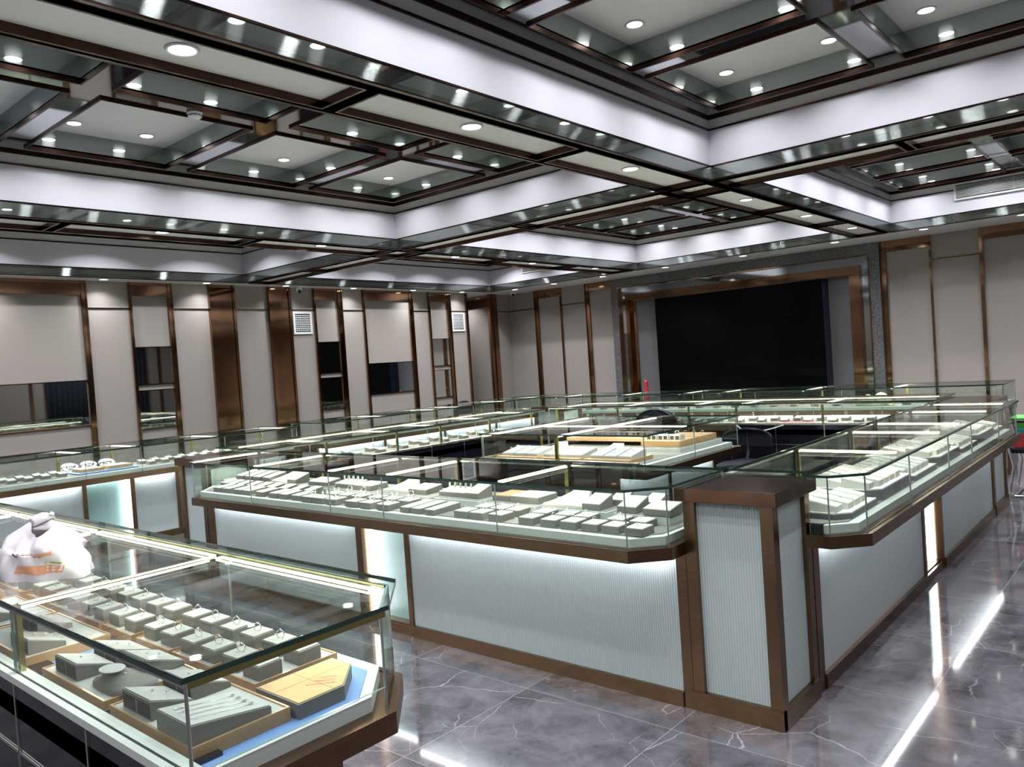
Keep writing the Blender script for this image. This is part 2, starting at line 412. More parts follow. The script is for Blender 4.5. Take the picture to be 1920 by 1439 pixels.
for i in range(4):
    for j in range(4):
        o = MB().box(px[i]+.002, px[i+1]-.002, YB-.30, YB-.29, pz[j]+.002, pz[j+1]-.002).build('screen_tile', 'black_screen', origin=(-5.75, YB-.03, 0))
        o.parent = sc_; o.location = (0, 0, 0)
o = MB().box(-7.1, -4.4, YB-.27, YB-.03, 0, .62).build('stand', 'black', origin=(-5.75, YB-.03, 0)); o.parent = sc_; o.location = (0, 0, 0)
o = MB().lathe([(0, 0), (.033, 0), (.036, .01), (.036, 1.10), (.028, 1.13), (0, 1.13)], (-7.53, 12.46, 0), 16).build('rolled_banner', 'red', origin=(-7.53, 12.46, 0))
tag(o, 'red rolled banner standing upright left of the black video wall', 'banner')

# ---- mirrors on the left wall
def mirror(y0, y1, z0, z1, label, split=None):
    c = ((y0+y1)/2, (z0+z1)/2)
    t = thing('wall_mirror', label, 'mirror', (XL, c[0], z0), group='mirrors let into the left wall')
    og = (XL, c[0], z0)
    def ch(mb, n, m): o = mb.build(n, m, origin=og); o.parent = t; o.location = (0, 0, 0)
    e = .014
    ch(MB().box(XL, XL+.012, y0+e, y1-e, z0+e, z1-e), 'mirror_glass', 'clear_mirror')
    ch(MB().box(XL, XL+.022, y0, y1, z1-e, z1), 'frame_bar', 'bronze'); ch(MB().box(XL, XL+.022, y0, y1, z0, z0+e), 'frame_bar', 'bronze')
mirror(2.23, 4.185, 1.165, 1.755, 'wide wall mirror at the left edge, above the leftmost glass counter')
mirror(4.82, 5.33, 1.64, 2.165, 'upper of two small mirrors in the leftmost narrow bay')
mirror(4.82, 5.33, 1.035, 1.57, 'lower of two small mirrors in the leftmost narrow bay')
mirror(7.795, 8.25, 1.64, 2.165, 'upper small mirror right of the square wall vent and dome camera')
mirror(7.795, 8.25, 1.035, 1.57, 'lower small mirror right of the square wall vent and dome camera')
mirror(8.815, 9.86, 1.215, 1.765, 'wide mirror in the middle of the left wall')
mirror(10.375, 10.85, 1.64, 2.165, 'upper small mirror beside the farther wall vent')
mirror(10.375, 10.85, 1.035, 1.57, 'lower small mirror beside the farther wall vent')

# ---- wall vents
def wall_vent(y0, y1, label):
    z0, z1 = 2.30, 2.665
    t = thing('wall_vent', label, 'vent', (XL, (y0+y1)/2, z0), group='square vents on the left wall'); og = (XL, (y0+y1)/2, z0)
    def ch(mb, n, m): o = mb.build(n, m, origin=og); o.parent = t; o.location = (0, 0, 0)
    b = .035
    ch(MB().box(XL, XL+.02, y0, y0+b, z0, z1).box(XL, XL+.02, y1-b, y1, z0, z1).box(XL, XL+.02, y0+b, y1-b, z0, z0+b).box(XL, XL+.02, y0+b, y1-b, z1-b, z1), 'frame', 'white_plastic')
    ch(MB().box(XL, XL+.004, y0+b, y1-b, z0+b, z1-b), 'backing', 'vent_dark')
    mb = MB(); n = 10
    for i in range(1, n):
        z = z0+b+(z1-z0-2*b)*i/n; mb.box(XL+.004, XL+.018, y0+b, y1-b, z-.006, z+.006)
    for i in range(1, 8):
        y = y0+b+(y1-y0-2*b)*i/8; mb.box(XL+.004, XL+.010, y-.002, y+.002, z0+b, z1-b)
    ch(mb, 'louvre', 'white_plastic')
wall_vent(7.365, 7.72, 'square white wall vent under the dome camera, nearer of the two')
wall_vent(10.96, 11.315, 'square white wall vent at the far end of the left wall')

# ================================================================= CEILING
# coffers: (x0, x1, y0, y1, well columns, well rows, lights)
BM = [(XL, -10.56), (-7.67, -7.15), (-3.57, -3.07), (-.10, .40), (3.40, XR+.2)]
rows_y = [(-3.0, .36), (.83, 6.35), (6.82, 11.77)]
cols_x = [(-10.56, -7.67), (-7.15, -3.57), (-3.07, -.10), (.40, 3.40)]
wy = [[], [(1.01, 2.15), (2.35, 3.49), (3.70, 4.84), (5.035, 6.185)], [(7.28, 8.25), (8.40, 9.37), (9.53, 10.50), (10.66, 11.63)]]
wx = [[(-10.39, -9.22), (-9.02, -7.84)], [(-6.97, -5.52), (-5.32, -3.77)], [(-2.885, -1.675), (-1.465, -.255)], []]
solid_ = MB()
TOPZ = 3.9
# beams in the Y direction run the whole length; perimeter soffits are painted
solid_.box(XL-2.1, BM[0][1], YN-.2, YB+.3, H0, TOPZ)
solid_.box(BM[4][0], BM[4][1], YN-.2, YB+.3, H0, TOPZ)
solid_.box(BM[0][1], BM[4][0], rows_y[2][1], YB+.3, H0, TOPZ)
solid_.box(BM[0][1], BM[4][0], YN-.2, rows_y[0][0], H0, TOPZ)
struct(solid_.build('ceiling', 'soffit'), 'grey-white flat perimeter ceiling')
PZ = H0+.032     # underside of the recessed panels in the beams
bw = MB()
for i in (1, 2, 3): bw.box(BM[i][0], BM[i][1], rows_y[0][0], rows_y[2][1], PZ, TOPZ)
for ya, yb in ((.36, .83), (6.35, 6.82)):
    for cx in cols_x: bw.box(cx[0], cx[1], ya, yb, PZ, TOPZ)
struct(bw.build('ceiling', 'soffit'), 'white recessed undersides of the ceiling beams')
# mirror strips and bronze frames that leave the panels free
def beam_panels(x0, x1, y0, y1, panels, label):
    """panels: rectangles (px0,px1,py0,py1) left open inside the beam rectangle"""
    t = thing('ceiling_beam_facing', None, None, (0, 0, 0)); t['kind'] = 'structure'; t['label'] = label
    xs = sorted({x0, x1, *[p[0] for p in panels], *[p[1] for p in panels]})
    ys = sorted({y0, y1, *[p[2] for p in panels], *[p[3] for p in panels]})
    mb = MB()
    for a, b in zip(xs, xs[1:]):
        for c, d in zip(ys, ys[1:]):
            mx_, my_ = (a+b)/2, (c+d)/2
            if any(p[0] < mx_ < p[1] and p[2] < my_ < p[3] for p in panels): continue
            mb.box(a, b, c, d, H0, PZ)
    mb.build('mirror_strip', 'mirror', t)
    for p in panels:
        e = .014; mb = MB(); zz = H0-.012
        mb.box(p[0], p[1], p[2], p[2]+e, zz, PZ).box(p[0], p[1], p[3]-e, p[3], zz, PZ)
        mb.box(p[0], p[0]+e, p[2]+e, p[3]-e, zz, PZ).box(p[1]-e, p[1], p[2]+e, p[3]-e, zz, PZ)
        mb.build('panel_frame', 'bronze_dk', t)
py = [(-2.9, -1.2), (-1.1, .30), (.90, 2.655), (2.735, 4.505), (4.585, 6.33), (6.87, 8.385), (8.475, 10.04), (10.13, 11.72)]
for i in (1, 2, 3):
    x0, x1 = BM[i]; ins = .06 if i != 1 else .055
    pn = [(x0+ins, x1-ins, a, b) for a, b in py]
    for a, b in ((.42, .78), (6.40, 6.77)): pn.append((x0+ins, x1-ins, a, b))
    beam_panels(x0, x1, rows_y[0][0], rows_y[2][1], pn, 'ceiling beam running away from the viewer')
for (ya, yb) in ((.36, .83), (6.35, 6.82)):
    for cx in cols_x:
        mid = (cx[0]+cx[1])/2
        beam_panels(cx[0], cx[1], ya, yb, [(cx[0]+.02, mid-.03, ya+.05, yb-.05), (mid+.03, cx[1]-.02, ya+.05, yb-.05)], 'ceiling beam running across the room')

def frame_rect(mb, x0, x1, y0, y1, z0, z1, wd):
    mb.box(x0, x1, y0, y0+wd, z0, z1).box(x0, x1, y1-wd, y1, z0, z1).box(x0, x0+wd, y0+wd, y1-wd, z0, z1).box(x1-wd, x1, y0+wd, y1-wd, z0, z1)
    return mb

# downlight prototype
def make_downlight():
    t = thing('downlight', 'x', 'downlight')
    MB().lathe([(.047, -.001), (.062, -.001), (.064, -.006), (.058, -.011), (.050, -.008), (.047, -.001)], n=28).build('trim_ring', 'white_plastic', t)
    MB().lathe([(.0, -.007), (.03, -.0075), (.050, -.006)], n=28).build('lens', 'lens', t)
    return t
dl0 = make_downlight(); dl_used = [False]
def downlight(x, y, z, label, group, power=None, sc=1.0, lamp=True):
    o = dl0 if not dl_used[0] else copy_tree(dl0)
    dl_used[0] = True
    o.location = (x, y, z); o.scale = (sc, sc, sc); tag(o, label, 'downlight', group)
    if lamp: area('downlight_lamp', (x, y, z-.016), .09*sc, .09*sc, P_DOWN if power is None else power, C_COOL, spread=math.radians(125), disk=True)
    return o

CN = {(0, 1): 'near left coffer', (1, 1): 'near middle coffer', (2, 1): 'near right coffer', (0, 2): 'far left coffer', (1, 2): 'far middle coffer', (2, 2): 'far right coffer'}
for ci, (x0, x1) in enumerate(cols_x):
    for ri, (y0, y1) in enumerate(rows_y):
        if (ci == 0 or ri == 0 or ci == 3) and (ci, ri) not in CN: simple = True
        else: simple = (ci == 3)
        t = thing('ceiling_coffer', None, None, (0, 0, 0)); t['kind'] = 'structure'; t['label'] = 'deep rectangular ceiling coffer with white sides and mirror bands'
        frame_rect(MB(), x0-.012, x1+.012, y0-.012, y1+.012, H0+.004, H1, .018).build('mirror_band', 'mirror', t)
        frame_rect(MB(), x0-.03, x1+.03, y0-.03, y1+.03, H1, HT, .034).build('cove_side', 'white', t)
        frame_rect(MB(), x0-.03, x1+.03, y0-.03, y1+.03, HT, HW, .034).build('upper_band', 'soffit', t)
        b = MB()
        frame_rect(b, x0-.012, x1+.012, y0-.012, y1+.012, H0-.003, H0+.007, .024)
        frame_rect(b, x0-.012, x1+.012, y0-.012, y1+.012, H1-.007, H1+.005, .024)
        frame_rect(b, x0, x1, y0, y1, HT-.002, HT+.012, .018)
        frame_rect(b, x0, x1, y0, y1, HW-.02, HW, .018)
        b.build('bronze_moulding', 'bronze_dk', t)
        if simple:
            MB().box(x0-.03, x1+.03, y0-.03, y1+.03, HW, HW+.03).build('coffer_top', 'well_white', t)
            area('coffer_lamp', ((x0+x1)/2, (y0+y1)/2, HW-.02), 1.6, 1.6, P_DOWN*10, C_COOL)
            continue
        X = wx[ci]; Y = wy[ri]
        xs = sorted([x0-.03, x1+.03]+[v for p in X for v in p]); ys = sorted([y0-.03, y1+.03]+[v for p in Y for v in p])
        mb = MB()
        for a, b2 in zip(xs, xs[1:]):
            for c, d in zip(ys, ys[1:]):
                mx_, my_ = (a+b2)/2, (c+d)/2
                if any(p[0] < mx_ < p[1] for p in X) and any(p[0] < my_ < p[1] for p in Y): continue
                mb.box(a, b2, c, d, HW, HW+.03)
        mb.build('mirror_soffit', 'smirror', t)
        for xi, (a, b2) in enumerate(X):
            for yi, (c, d) in enumerate(Y):
                wl_ = frame_rect(MB(), a-.01, b2+.01, c-.01, d+.01, HW+.002, HWT, .01).build('well_side', 'mirror', t)
                MB().box(a-.01, b2+.01, c-.01, d+.01, HWT, HWT+.02).build('well_top', 'well_white', t)
                frame_rect(MB(), a-.006, b2+.006, c-.006, d+.006, HW-.016, HW+.014, .014).build('well_frame', 'bronze_dk', t)
                dx = (b2-a)/4+.09; cx_, cy2 = (a+b2)/2, (c+d)/2
                side = ('left', 'right')[xi]; rowl = ORD[len(Y)-1-yi]
                if ci == 0:
                    pts = [(0, 0, 'the middle')]
                else:
                    dy = .29 if ri == 1 else .24
                    pts = [(-dx, dy, 'far left'), (dx, dy, 'far right'), (-dx, -dy, 'near left'), (dx, -dy, 'near right')]
                for ddx, ddy, nm in pts:
                    if nm == 'the middle': lb = f'downlight in the {rowl} well from the far end, {side} column, {CN[(ci, ri)]}'
                    else: lb = f'downlight, {nm} corner, {rowl} well from far end, {side} column, {CN[(ci, ri)]}'
                    downlight(cx_+ddx, cy2+ddy, HWT, lb, 'downlights in the ceiling wells', P_DOWN*(3.6 if ci == 0 else 1))

# beam downlights
for i, nm in ((2, 'right'), (1, 'left')):
    xc = (BM[i][0]+BM[i][1])/2
    ys_ = [1.78, 3.63, 5.46, 7.62, 9.26, 10.90]
    for k, y in enumerate(ys_):
        downlight(xc, y, PZ, f'{ORD[k]} downlight from the viewer along the {nm} ceiling beam', 'downlights along the ceiling beams', P_DOWN*1.3, 1.15)
for k, y in enumerate([3.05, 4.40, 5.82, 7.13, 8.45, 9.80, 11.07]):
    downlight(-10.67, y, H0, f'downlight grazing the left wall, {ORD[k]} from the left edge', 'downlights along the left wall', P_DOWN*.7, 1.0)
for k, x in enumerate([-10.02, -9.06, -7.95, -6.68, -5.29, -3.88, -2.70, -1.56, -.3]):
    downlight(x, 11.90, H0, f'downlight in the flat ceiling before the back wall, {ORD[k]} from the left', 'downlights before the back wall', P_DOWN*.8, 1.1)
for k, y in enumerate([1.0, 4.0, 7.0, 10.0]): area('side_lamp', (3.58, y, 3.03), .1, .1, P_DOWN, C_COOL, disk=True)

downlight(-11.55, 11.80, H0-.001, 'added unseen downlight brightening the alcove at the far end of the left wall', 'downlights along the left wall', P_DOWN*1.2)  # lamp added out of view to brighten the alcove
for y in (2.2, 3.8, 4.4, 6.0, 6.6, 8.2, 12.0):
    trim(MB().box(XR-.035, XR, y, y+.08, 0, H0), 'bronze', 'vertical bronze strip on the right wall')
# ceiling vents on the coffers' back sides
def coffer_vent(x0, x1, z0, z1, label):
    t = thing('ceiling_vent', label, 'vent', ((x0+x1)/2, 11.77, z0)); og = ((x0+x1)/2, 11.77, z0)
    def ch(mb, n, m): o = mb.build(n, m, origin=og); o.parent = t; o.location = (0, 0, 0)
    ya, yb = 11.745, 11.77; e = .022
    ch(MB().box(x0, x1, ya, yb, z0, z0+e).box(x0, x1, ya, yb, z1-e, z1).box(x0, x0+e, ya, yb, z0+e, z1-e).box(x1-e, x1, ya, yb, z0+e, z1-e), 'frame', 'white_plastic')
    ch(MB().box(x0+e, x1-e, yb-.004, yb, z0+e, z1-e), 'backing', 'vent_dark')
    mb = MB()
    for i in range(1, 9):
        z = z0+e+(z1-z0-2*e)*i/9; mb.box(x0+e, x1-e, ya+.004, yb-.004, z-.0035, z+.0035)
    mb.box((x0+x1)/2-.003, (x0+x1)/2+.003, ya+.002, ya+.008, z0+e, z1-e)
    ch(mb, 'louvre', 'white_plastic')
coffer_vent(-2.285, -.95, 3.335, 3.555, 'long white air grille high on the right, in the far right coffer')
coffer_vent(-9.70, -8.45, 3.31, 3.53, 'long white air grille in the far left coffer')

# smoke detector
t = thing('smoke_detector', 'round white smoke detector on the mirror strip between ceiling wells', 'smoke detector', (-5.43, 2.97, HW))
MB().lathe([(0, 0), (.055, 0), (.056, -.012), (.048, -.02), (.0, -.02)], n=28).build('base', 'white_plastic', t)
MB().lathe([(.040, -.02), (.050, -.026), (.050, -.034), (.036, -.048), (.0, -.052)], n=28).build('cap', 'white_plastic', t)
mb = MB()
for i in range(10):
    a = 2*PI*i/10; mb.tube([(.0505*math.cos(a+k*.12), .0505*math.sin(a+k*.12), -.030) for k in range(4)], .002, 5)
mb.build('sensor_slots', 'vent_dark', t)

# dome cameras
def dome(loc, aim, label):
    t = thing('dome_camera', label, 'camera', loc, group='white dome cameras')
    MB().lathe([(0, 0), (.05, 0), (.052, -.015), (.046, -.028), (0, -.028)], n=24).build('mount', 'white_plastic', t)
    MB().lathe([(0, -.02), (.030, -.022), (.045, -.04), (.048, -.06), (.040, -.085), (.022, -.10), (0, -.104)], n=24).build('ball', 'white_plastic', t)
    ax = Vector(aim).normalized(); c = Vector((0, 0, -.06)); q = ax.to_track_quat('Z', 'Y')
    mb = MB(); prof = [(0.030, .034), (.030, .047), (.026, .051), (0, .053)]
    n = 20; vs = []
    for r, h in prof:
        for j in range(n): vs.append(c+q @ Vector((r*math.cos(2*PI*j/n), r*math.sin(2*PI*j/n), h)))
    mb.add(vs, [(i*n+j, i*n+(j+1) % n, (i+1)*n+(j+1) % n, (i+1)*n+j) for i in range(3) for j in range(n)], 0, True)
    mb.build('lens', 'black', t)
dome((-10.72, 7.40, H0), (.8, -.3, -.6), 'white dome camera above the square wall vent on the left wall')
dome((-10.30, 12.15, H0), (.7, -.6, -.5), 'white dome camera in the back left corner')

# curtains on the right wall (seen in the mirrors)
for k, (a, b) in enumerate(((8.6, 10.0), (10.1, 11.6))):
    mb = MB(); mb.grid(lambda u, v: (XR-.08-.03*math.sin(u*(b-a)*42), a+(b-a)*u, .02+2.9*v), 120, 2)
    o = mb.build('curtain', 'curtain', solid=.004); o.location = (0, 0, 0)
    tag(o, ('nearer' if k == 0 else 'farther')+' navy curtain hanging on the right wall', 'curtain', 'navy curtains')

# ================================================================= DISPLAY COUNTERS
ZL0, ZL1, ZD, ZM, ZG0, ZG1 = .70, .755, .792, .796, 1.010, 1.022
def counter(name, label, root, rot, L, D, cross=(), longv=None, longu=None, posts=(), spec=(), cham0=0, cham1=0, back='drawers',
            end0=False, end1=False, spost=(), detail=True, notch=None, lights=True, deckmat='mat_grey', over=.25, kick=True, trays=True):
    """u runs along x from 0 to L, v along y from the staff side 0 to the customer side D"""
    t = thing(name, label, 'display counter', (*root, 0), rot, group='glass jewellery display counters')
    def outline(iv, iu0=None, iu1=None, v0=0.0):
        iu0 = iv if iu0 is None else iu0; iu1 = iv if iu1 is None else iu1
        c0 = max(cham0-iv*.41, 0) if cham0 else 0; c1 = max(cham1-iv*.41, 0) if cham1 else 0
        p = [(iu0, v0), (L-iu1, v0)]
        if notch: p = [(iu0, v0), (L-notch[0]-iu1, v0), (L-notch[0]-iu1, notch[1]+iv), (L-iu1, notch[1]+iv)]
        p += [(L-iu1, D-iv-c1), (L-iu1-c1, D-iv)] if c1 else [(L-iu1, D-iv)]
        p += [(iu0+c0, D-iv), (iu0, D-iv-c0)] if c0 else [(iu0, D-iv)]
        return p
    VP = D-over-.005
    e0 = over-.01 if end0 else 0; e1 = over-.01 if end1 else 0
    # carcass
    if back == 'drawers':
        MB().box(e0+.012, L-e1-.012-(.1 if notch else 0), .03, VP-.10, .06, ZL0).box(.012, L-.085-(.1 if notch else 0), .03, .12, ZL0, ZG0-.205).build('carcass', 'black_lacq', t)
        # staff side drawers
        n = max(1, round(L/.5)); zz = [(.10, .60), (.61, ZG0-.21)]
        for i in range(n):
            a, b = L*i/n, L*(i+1)/n
            for z0, z1 in zz: MB().box(a+.004, b-.004, .0, .03, z0, z1).build('drawer', 'dark_stone' if back == 'drawers' and name == 'foreground' else 'black_lacq', t)
        mb = MB().box(0, L, -.004, .006, .600, .608)
        for i in range(n+1): mb.box(max(L*i/n-.004, 0), min(L*i/n+.004, L), -.004, .006, .10, ZG0-.21)
        mb.build('drawer_divider', 'silver', t)
        MB().box(0, L, -.006, .045, ZG0-.210, ZG0-.190).build('staff_side_sill', 'silver' if detail != 'fg' else 'shelf_white', t)
        zs = ZG0-.19
    else:
        MB().box(e0+.012, L-e1-.012, .012, VP-.10, .06, ZL0).build('carcass', 'black_lacq', t)
        zs = ZL1
    # kick and base frames
    MB().box(e0+.02, L-e1-.02-(.1 if notch else 0), .03, VP-.02, .0, .06).build('plinth', 'bronze_br', t)
    # customer side panels
    fr = MB()
    for a, b, kind in spec:
        if kind == 'frame': MB().box(a, b, VP-.10, VP+.004, .0, ZL0).build('frame_post', 'bronze_br', t)
        elif kind == 'panel':
            MB().box(a, b, VP-.03, VP-.008, .065, ZL0).build('ribbed_panel', 'ribbed', t)
            if kick: MB().box(a, b, VP-.03, VP+.012, .0, .068).build('kickboard', 'bronze_br', t)
            MB().box(a+.01, b-.01, VP+.012, VP+.026, ZL0-.009, ZL0-.001).build('light_strip', 'led_cool', t)
            if lights: area('ledge_light', ((a+b)/2, VP+.035, ZL0-.014), b-a-.04, .012, P_STRIP*(b-a), C_COOL, t, rot=(-math.radians(12), 0, 0))
        else:  # lit niche; kind 'lightL' tube on the low-u side, 'lightR' on the high-u side
            MB().box(a, b, VP-.095, VP-.08, .05, ZL0).build('backlit_panel', 'ribbed_lit', t)
            MB().box(a, b, VP-.09, VP-.0, .0, .05).build('kickboard', 'bronze_br', t)
            tu = a+.012 if kind == 'lightL' else b-.012
            MB().box(tu-.011, tu+.011, VP-.075, VP-.045, .06, ZL0-.005).build('light_tube', 'led_cool', t)
            MB().box(a+.01, b-.01, VP-.075, VP-.06, ZL0-.014, ZL0-.003).build('light_strip', 'led_cool', t)
            sg = 1 if kind == 'lightL' else -1
            if lights:
                area('niche_light', (tu+sg*.014, VP-.055, .38), .03, .6, P_BOX, C_COOL, t, rot=(0, -sg*PI/2, 0)).rotation_euler = (PI/2, 0, -sg*PI/2)
                area('niche_light', ((a+b)/2, VP-.045, ZL0-.02), b-a-.03, .02, P_BOX*.6, C_COOL, t)
    for e, uu in ((end0, 0), (end1, 1)):
        if e:
            ua = e0 if uu == 0 else L-e1
            s = 1 if uu == 0 else -1
            mb = MB().box(min(ua, ua+s*.05), max(ua, ua+s*.05), VP-.06, VP, 0, ZL0).box(min(ua, ua+s*.05), max(ua, ua+s*.05), .0, .05, 0, ZL0)
            mb.build('frame_post', 'bronze_br', t)
            MB().box(min(ua+s*.01, ua+s*.03), max(ua+s*.01, ua+s*.03), .05, VP-.06, .07, ZL0).build('ribbed_panel', 'ribbed', t)
            MB().box(min(ua-s*.01, ua+s*.03), max(ua-s*.01, ua+s*.03), .05, VP-.06, .0, .07).build('kickboard', 'bronze_br', t)
    # ledge
    MB().prism(outline(0, 0, 0), ZL0, ZL1).build('ledge', 'bronze_br', t, bevel=.003)
    # deck
    MB().prism(outline(.060, .05, .05, .055), ZL1, ZD).build('deck', 'shelf_white', t, bevel=.002)
    if trays:
        mb = MB(); nt_ = max(1, round(L/.5)); wd = (L-.16)/nt_
        for i in range(nt_):
            a = .08+wd*i; b = a+wd
            q = []
            o1 = outline(.105, .08, .08, .07)
            a2, b2 = a+.008, b-.008
            if i == nt_-1 and cham1:
                c1 = cham1-.04; mb.prism([(a2, .07), (L-.062, .07), (L-.062, D-.105-c1), (L-.062-c1, D-.105), (a2, D-.105)], ZD, ZM)
            elif i == 0 and cham0:
                c0 = cham0-.04; mb.prism([(.08, .07), (b2, .07), (b2, D-.105), (.08+c0, D-.105), (.08, D-.105-c0)], ZD, ZM)
            else: mb.prism([(a2, .07), (b2, .07), (b2, D-.105), (a2, D-.105)], ZD, ZM)
        mb.build('display_mat', deckmat, t)
    # glass top
    MB().prism(outline(0, 0, 0), ZG0, ZG1, 1, 0).build('glass_top', ['glass_top', 'glass_edge'], t)
    # glass panes: customer side split at the posts, chamfers, ends
    gi = .022; th = .007
    def pane(p, q, z0, z1):
        p = Vector(p); q = Vector(q); d = (q-p).normalized(); nn = Vector((-d.y, d.x))
        p = p+d*.002; q = q-d*.002
        poly = [p+nn*th/2, q+nn*th/2, q-nn*th/2, p-nn*th/2]
        mb = MB(); vs = [(a.x, a.y, z0) for a in poly]+[(a.x, a.y, z1) for a in poly]
        mb.add(vs, [(0, 1, 2, 3), (7, 6, 5, 4)], 1); mb.add(vs, [(1, 0, 4, 5), (3, 2, 6, 7)], 0); mb.add(vs, [(2, 1, 5, 6), (0, 3, 7, 4)], 1)
        mb.build('glass_pane', ['glass', 'glass_edge_l'], t)
    def gpost(p, z0, r=.0032): MB().cyl((p[0], p[1], z0), r, ZG0-z0, 8).build('pane_joint', 'silver', t)
    c0 = cham0-.01 if cham0 else 0; c1 = cham1-.01 if cham1 else 0
    us = [gi+c0]+sorted(posts)+[L-gi-c1]
    for a, b in zip(us, us[1:]): pane((a, D-gi), (b, D-gi), ZL1, ZG0)
    for u in us: gpost((u, D-gi), ZL1)
    if c1: pane((L-gi-c1, D-gi), (L-gi, D-gi-c1), ZL1, ZG0); gpost((L-gi, D-gi-c1), ZL1)
    if c0: pane((gi, D-gi-c0), (gi+c0, D-gi), ZL1, ZG0); gpost((gi, D-gi-c0), ZL1)
    pane((L-gi, (notch[1]+.01) if notch else .02), (L-gi, D-gi-c1), ZL1+(0 if notch else .06), ZG0); pane((gi, .02), (gi, D-gi-c0), ZL1+.06, ZG0)
    ss = [.012]+sorted(spost)+[L-.012]
    for a, b in zip(ss, ss[1:]): pane((a, .015), (b, .015), zs, ZG0)
    for u in (ss[0], ss[-1]): gpost((u, .015), zs, .004)
    # top rails
    mb = MB().box(.01, L-.01, .008, .018, ZG0-.012, ZG0)
    mb.build('top_rail', 'silver', t)
    mb = MB().box(gi+c0, L-gi-c1, D-gi-.012, D-gi-.004, ZG0-.007, ZG0)
    mb.build('front_rail', 'olive', t)
    # cross light bars with gold posts at the staff side
    va, vb = .03, D-.10
    def bar(p, q, width=.024, lamp=True):
        p = Vector(p); q = Vector(q); d = (q-p); ln = d.length; d.normalize(); nn = Vector((-d.y, d.x))
        z1 = ZG0-.001; z0 = z1-.012
        g = MB()
        for s in (-1, 1):
            a = [p+nn*s*width*.5, q+nn*s*width*.5, q+nn*s*(width*.5+.004), p+nn*s*(width*.5+.004)]
            g.prism([(v.x, v.y) for v in a], z1-.003, z1+.0005)
        g.build('light_bar_rail', 'gold', t)
        a = [p-nn*width*.48, q-nn*width*.48, q+nn*width*.48, p+nn*width*.48]
        MB().prism([(v.x, v.y) for v in a], z0+.001, z1-.001).build('light_bar', 'led_case', t)
        if lamp:
            m = (p+q)/2
            area('case_light', (m.x, m.y, z0-.004), ln*.96, width, P_CASE*ln, C_CASE, t, rot=(0, 0, math.atan2(d.y, d.x)))
    for u in cross:
        bar((u, va), (u, vb))
        MB().box(u-.012, u+.012, .022, .036, zs, ZG0-.001).build('gold_post', 'gold', t)
    if longv is not None:
        seg = [longu[0]]+[u for u in sorted(cross) if longu[0]+.05 < u < longu[1]-.05]+[longu[1]]
        for a, b in zip(seg, seg[1:]): bar((a+.02, longv), (b-.02, longv))
    return t

def FR(u0, u1, n, kinds=None, w=.035):
    """evenly framed panels between u0 and u1"""
    out = []; st = (u1-u0)/n
    for i in range(n):
        a = u0+st*i; out.append((a, a+w, 'frame')); out.append((a+w, a+st, 'panel'))
    out.append((u1-w, u1, 'frame')); out[-2] = (out[-2][0], u1-w, 'panel')
    return out

# foreground case (staff side towards the viewer)
FGX0, FGY0 = -6.53, .715
fu = lambda x: x-FGX0
FG = counter('foreground_counter', 'foreground glass counter with blue mat, its black staff side facing the viewer', (FGX0, FGY0), 0, 5.0, .705,
        cross=[fu(-2.555), fu(-3.545), fu(-4.53), fu(-5.5)], longv=.635, longu=(.05, fu(-1.70)), posts=[fu(-2.56), fu(-3.55), fu(-4.54), fu(-5.5)],
        spost=[fu(-2.56), fu(-3.55), fu(-4.54), fu(-5.5)], spec=FR(.0, fu(-1.8), 3), cham1=.17, end1=True, detail='fg', deckmat='blue_mat', over=.20)
MB().box(4.972, 4.990, .02, .53, ZG0-.018, ZG0).build('end_rail', 'gold', FG)

# front counter of the island
fx = lambda x: -1.735-x
counter('front_counter', 'long front island counter of cream and grey display blocks, facing the viewer', (-1.735, 3.555), PI, 4.215, .695,
        cross=[fx(-2.68), fx(-3.55), fx(-4.11), fx(-4.97), fx(-5.86)], posts=[fx(-2.646), fx(-3.515), fx(-4.016), fx(-4.909)],
        spec=[(.0, .05, 'frame'), (.05, fx(-3.59), 'panel'), (fx(-3.59), fx(-3.625), 'frame'), (fx(-3.625), fx(-4.03), 'lightR'),
              (fx(-4.03), fx(-4.09), 'frame'), (fx(-4.09), fx(-5.87), 'panel'), (fx(-5.87), fx(-5.96), 'frame')],
        cham0=.14, cham1=.24, spost=[fx(-2.68), fx(-4.11)])
# right counter
ry = lambda y: 7.55-y
counter('right_counter', 'right island counter of cream wedge displays, running away from the viewer', (-1.72, 7.55), -PI/2, 4.10, .64,
        cross=[ry(4.38), ry(5.31), ry(5.85), ry(6.77), ry(7.45)], posts=[ry(4.31), ry(5.16), ry(5.80), ry(6.75)],
        spec=[(-.24, ry(5.97), 'panel'), (ry(5.97), ry(5.93), 'frame'), (ry(5.93), ry(5.50), 'lightL'), (ry(5.50), ry(5.46), 'frame'),
              (ry(5.46), ry(3.62), 'panel'), (ry(3.62), ry(3.55), 'frame')],
        cham0=.0, cham1=.13, spost=[ry(4.38), ry(5.31), ry(6.77)], notch=(.10, .40))
# left ring counter
ly = lambda y: y-3.62
counter('left_counter', 'left island counter with continuous light line, black staff drawers facing right', (-5.93, 3.62), PI/2, 3.85, .77,
        cross=[ly(4.28), ly(5.12), ly(5.72), ly(6.48), ly(7.22)], longv=.665, longu=(.15, 3.80), posts=[ly(4.6), ly(5.4), ly(6.2), ly(7.0)],
        spost=[ly(4.28), ly(5.12), ly(5.72), ly(6.48)], spec=FR(0, 3.85, 3))
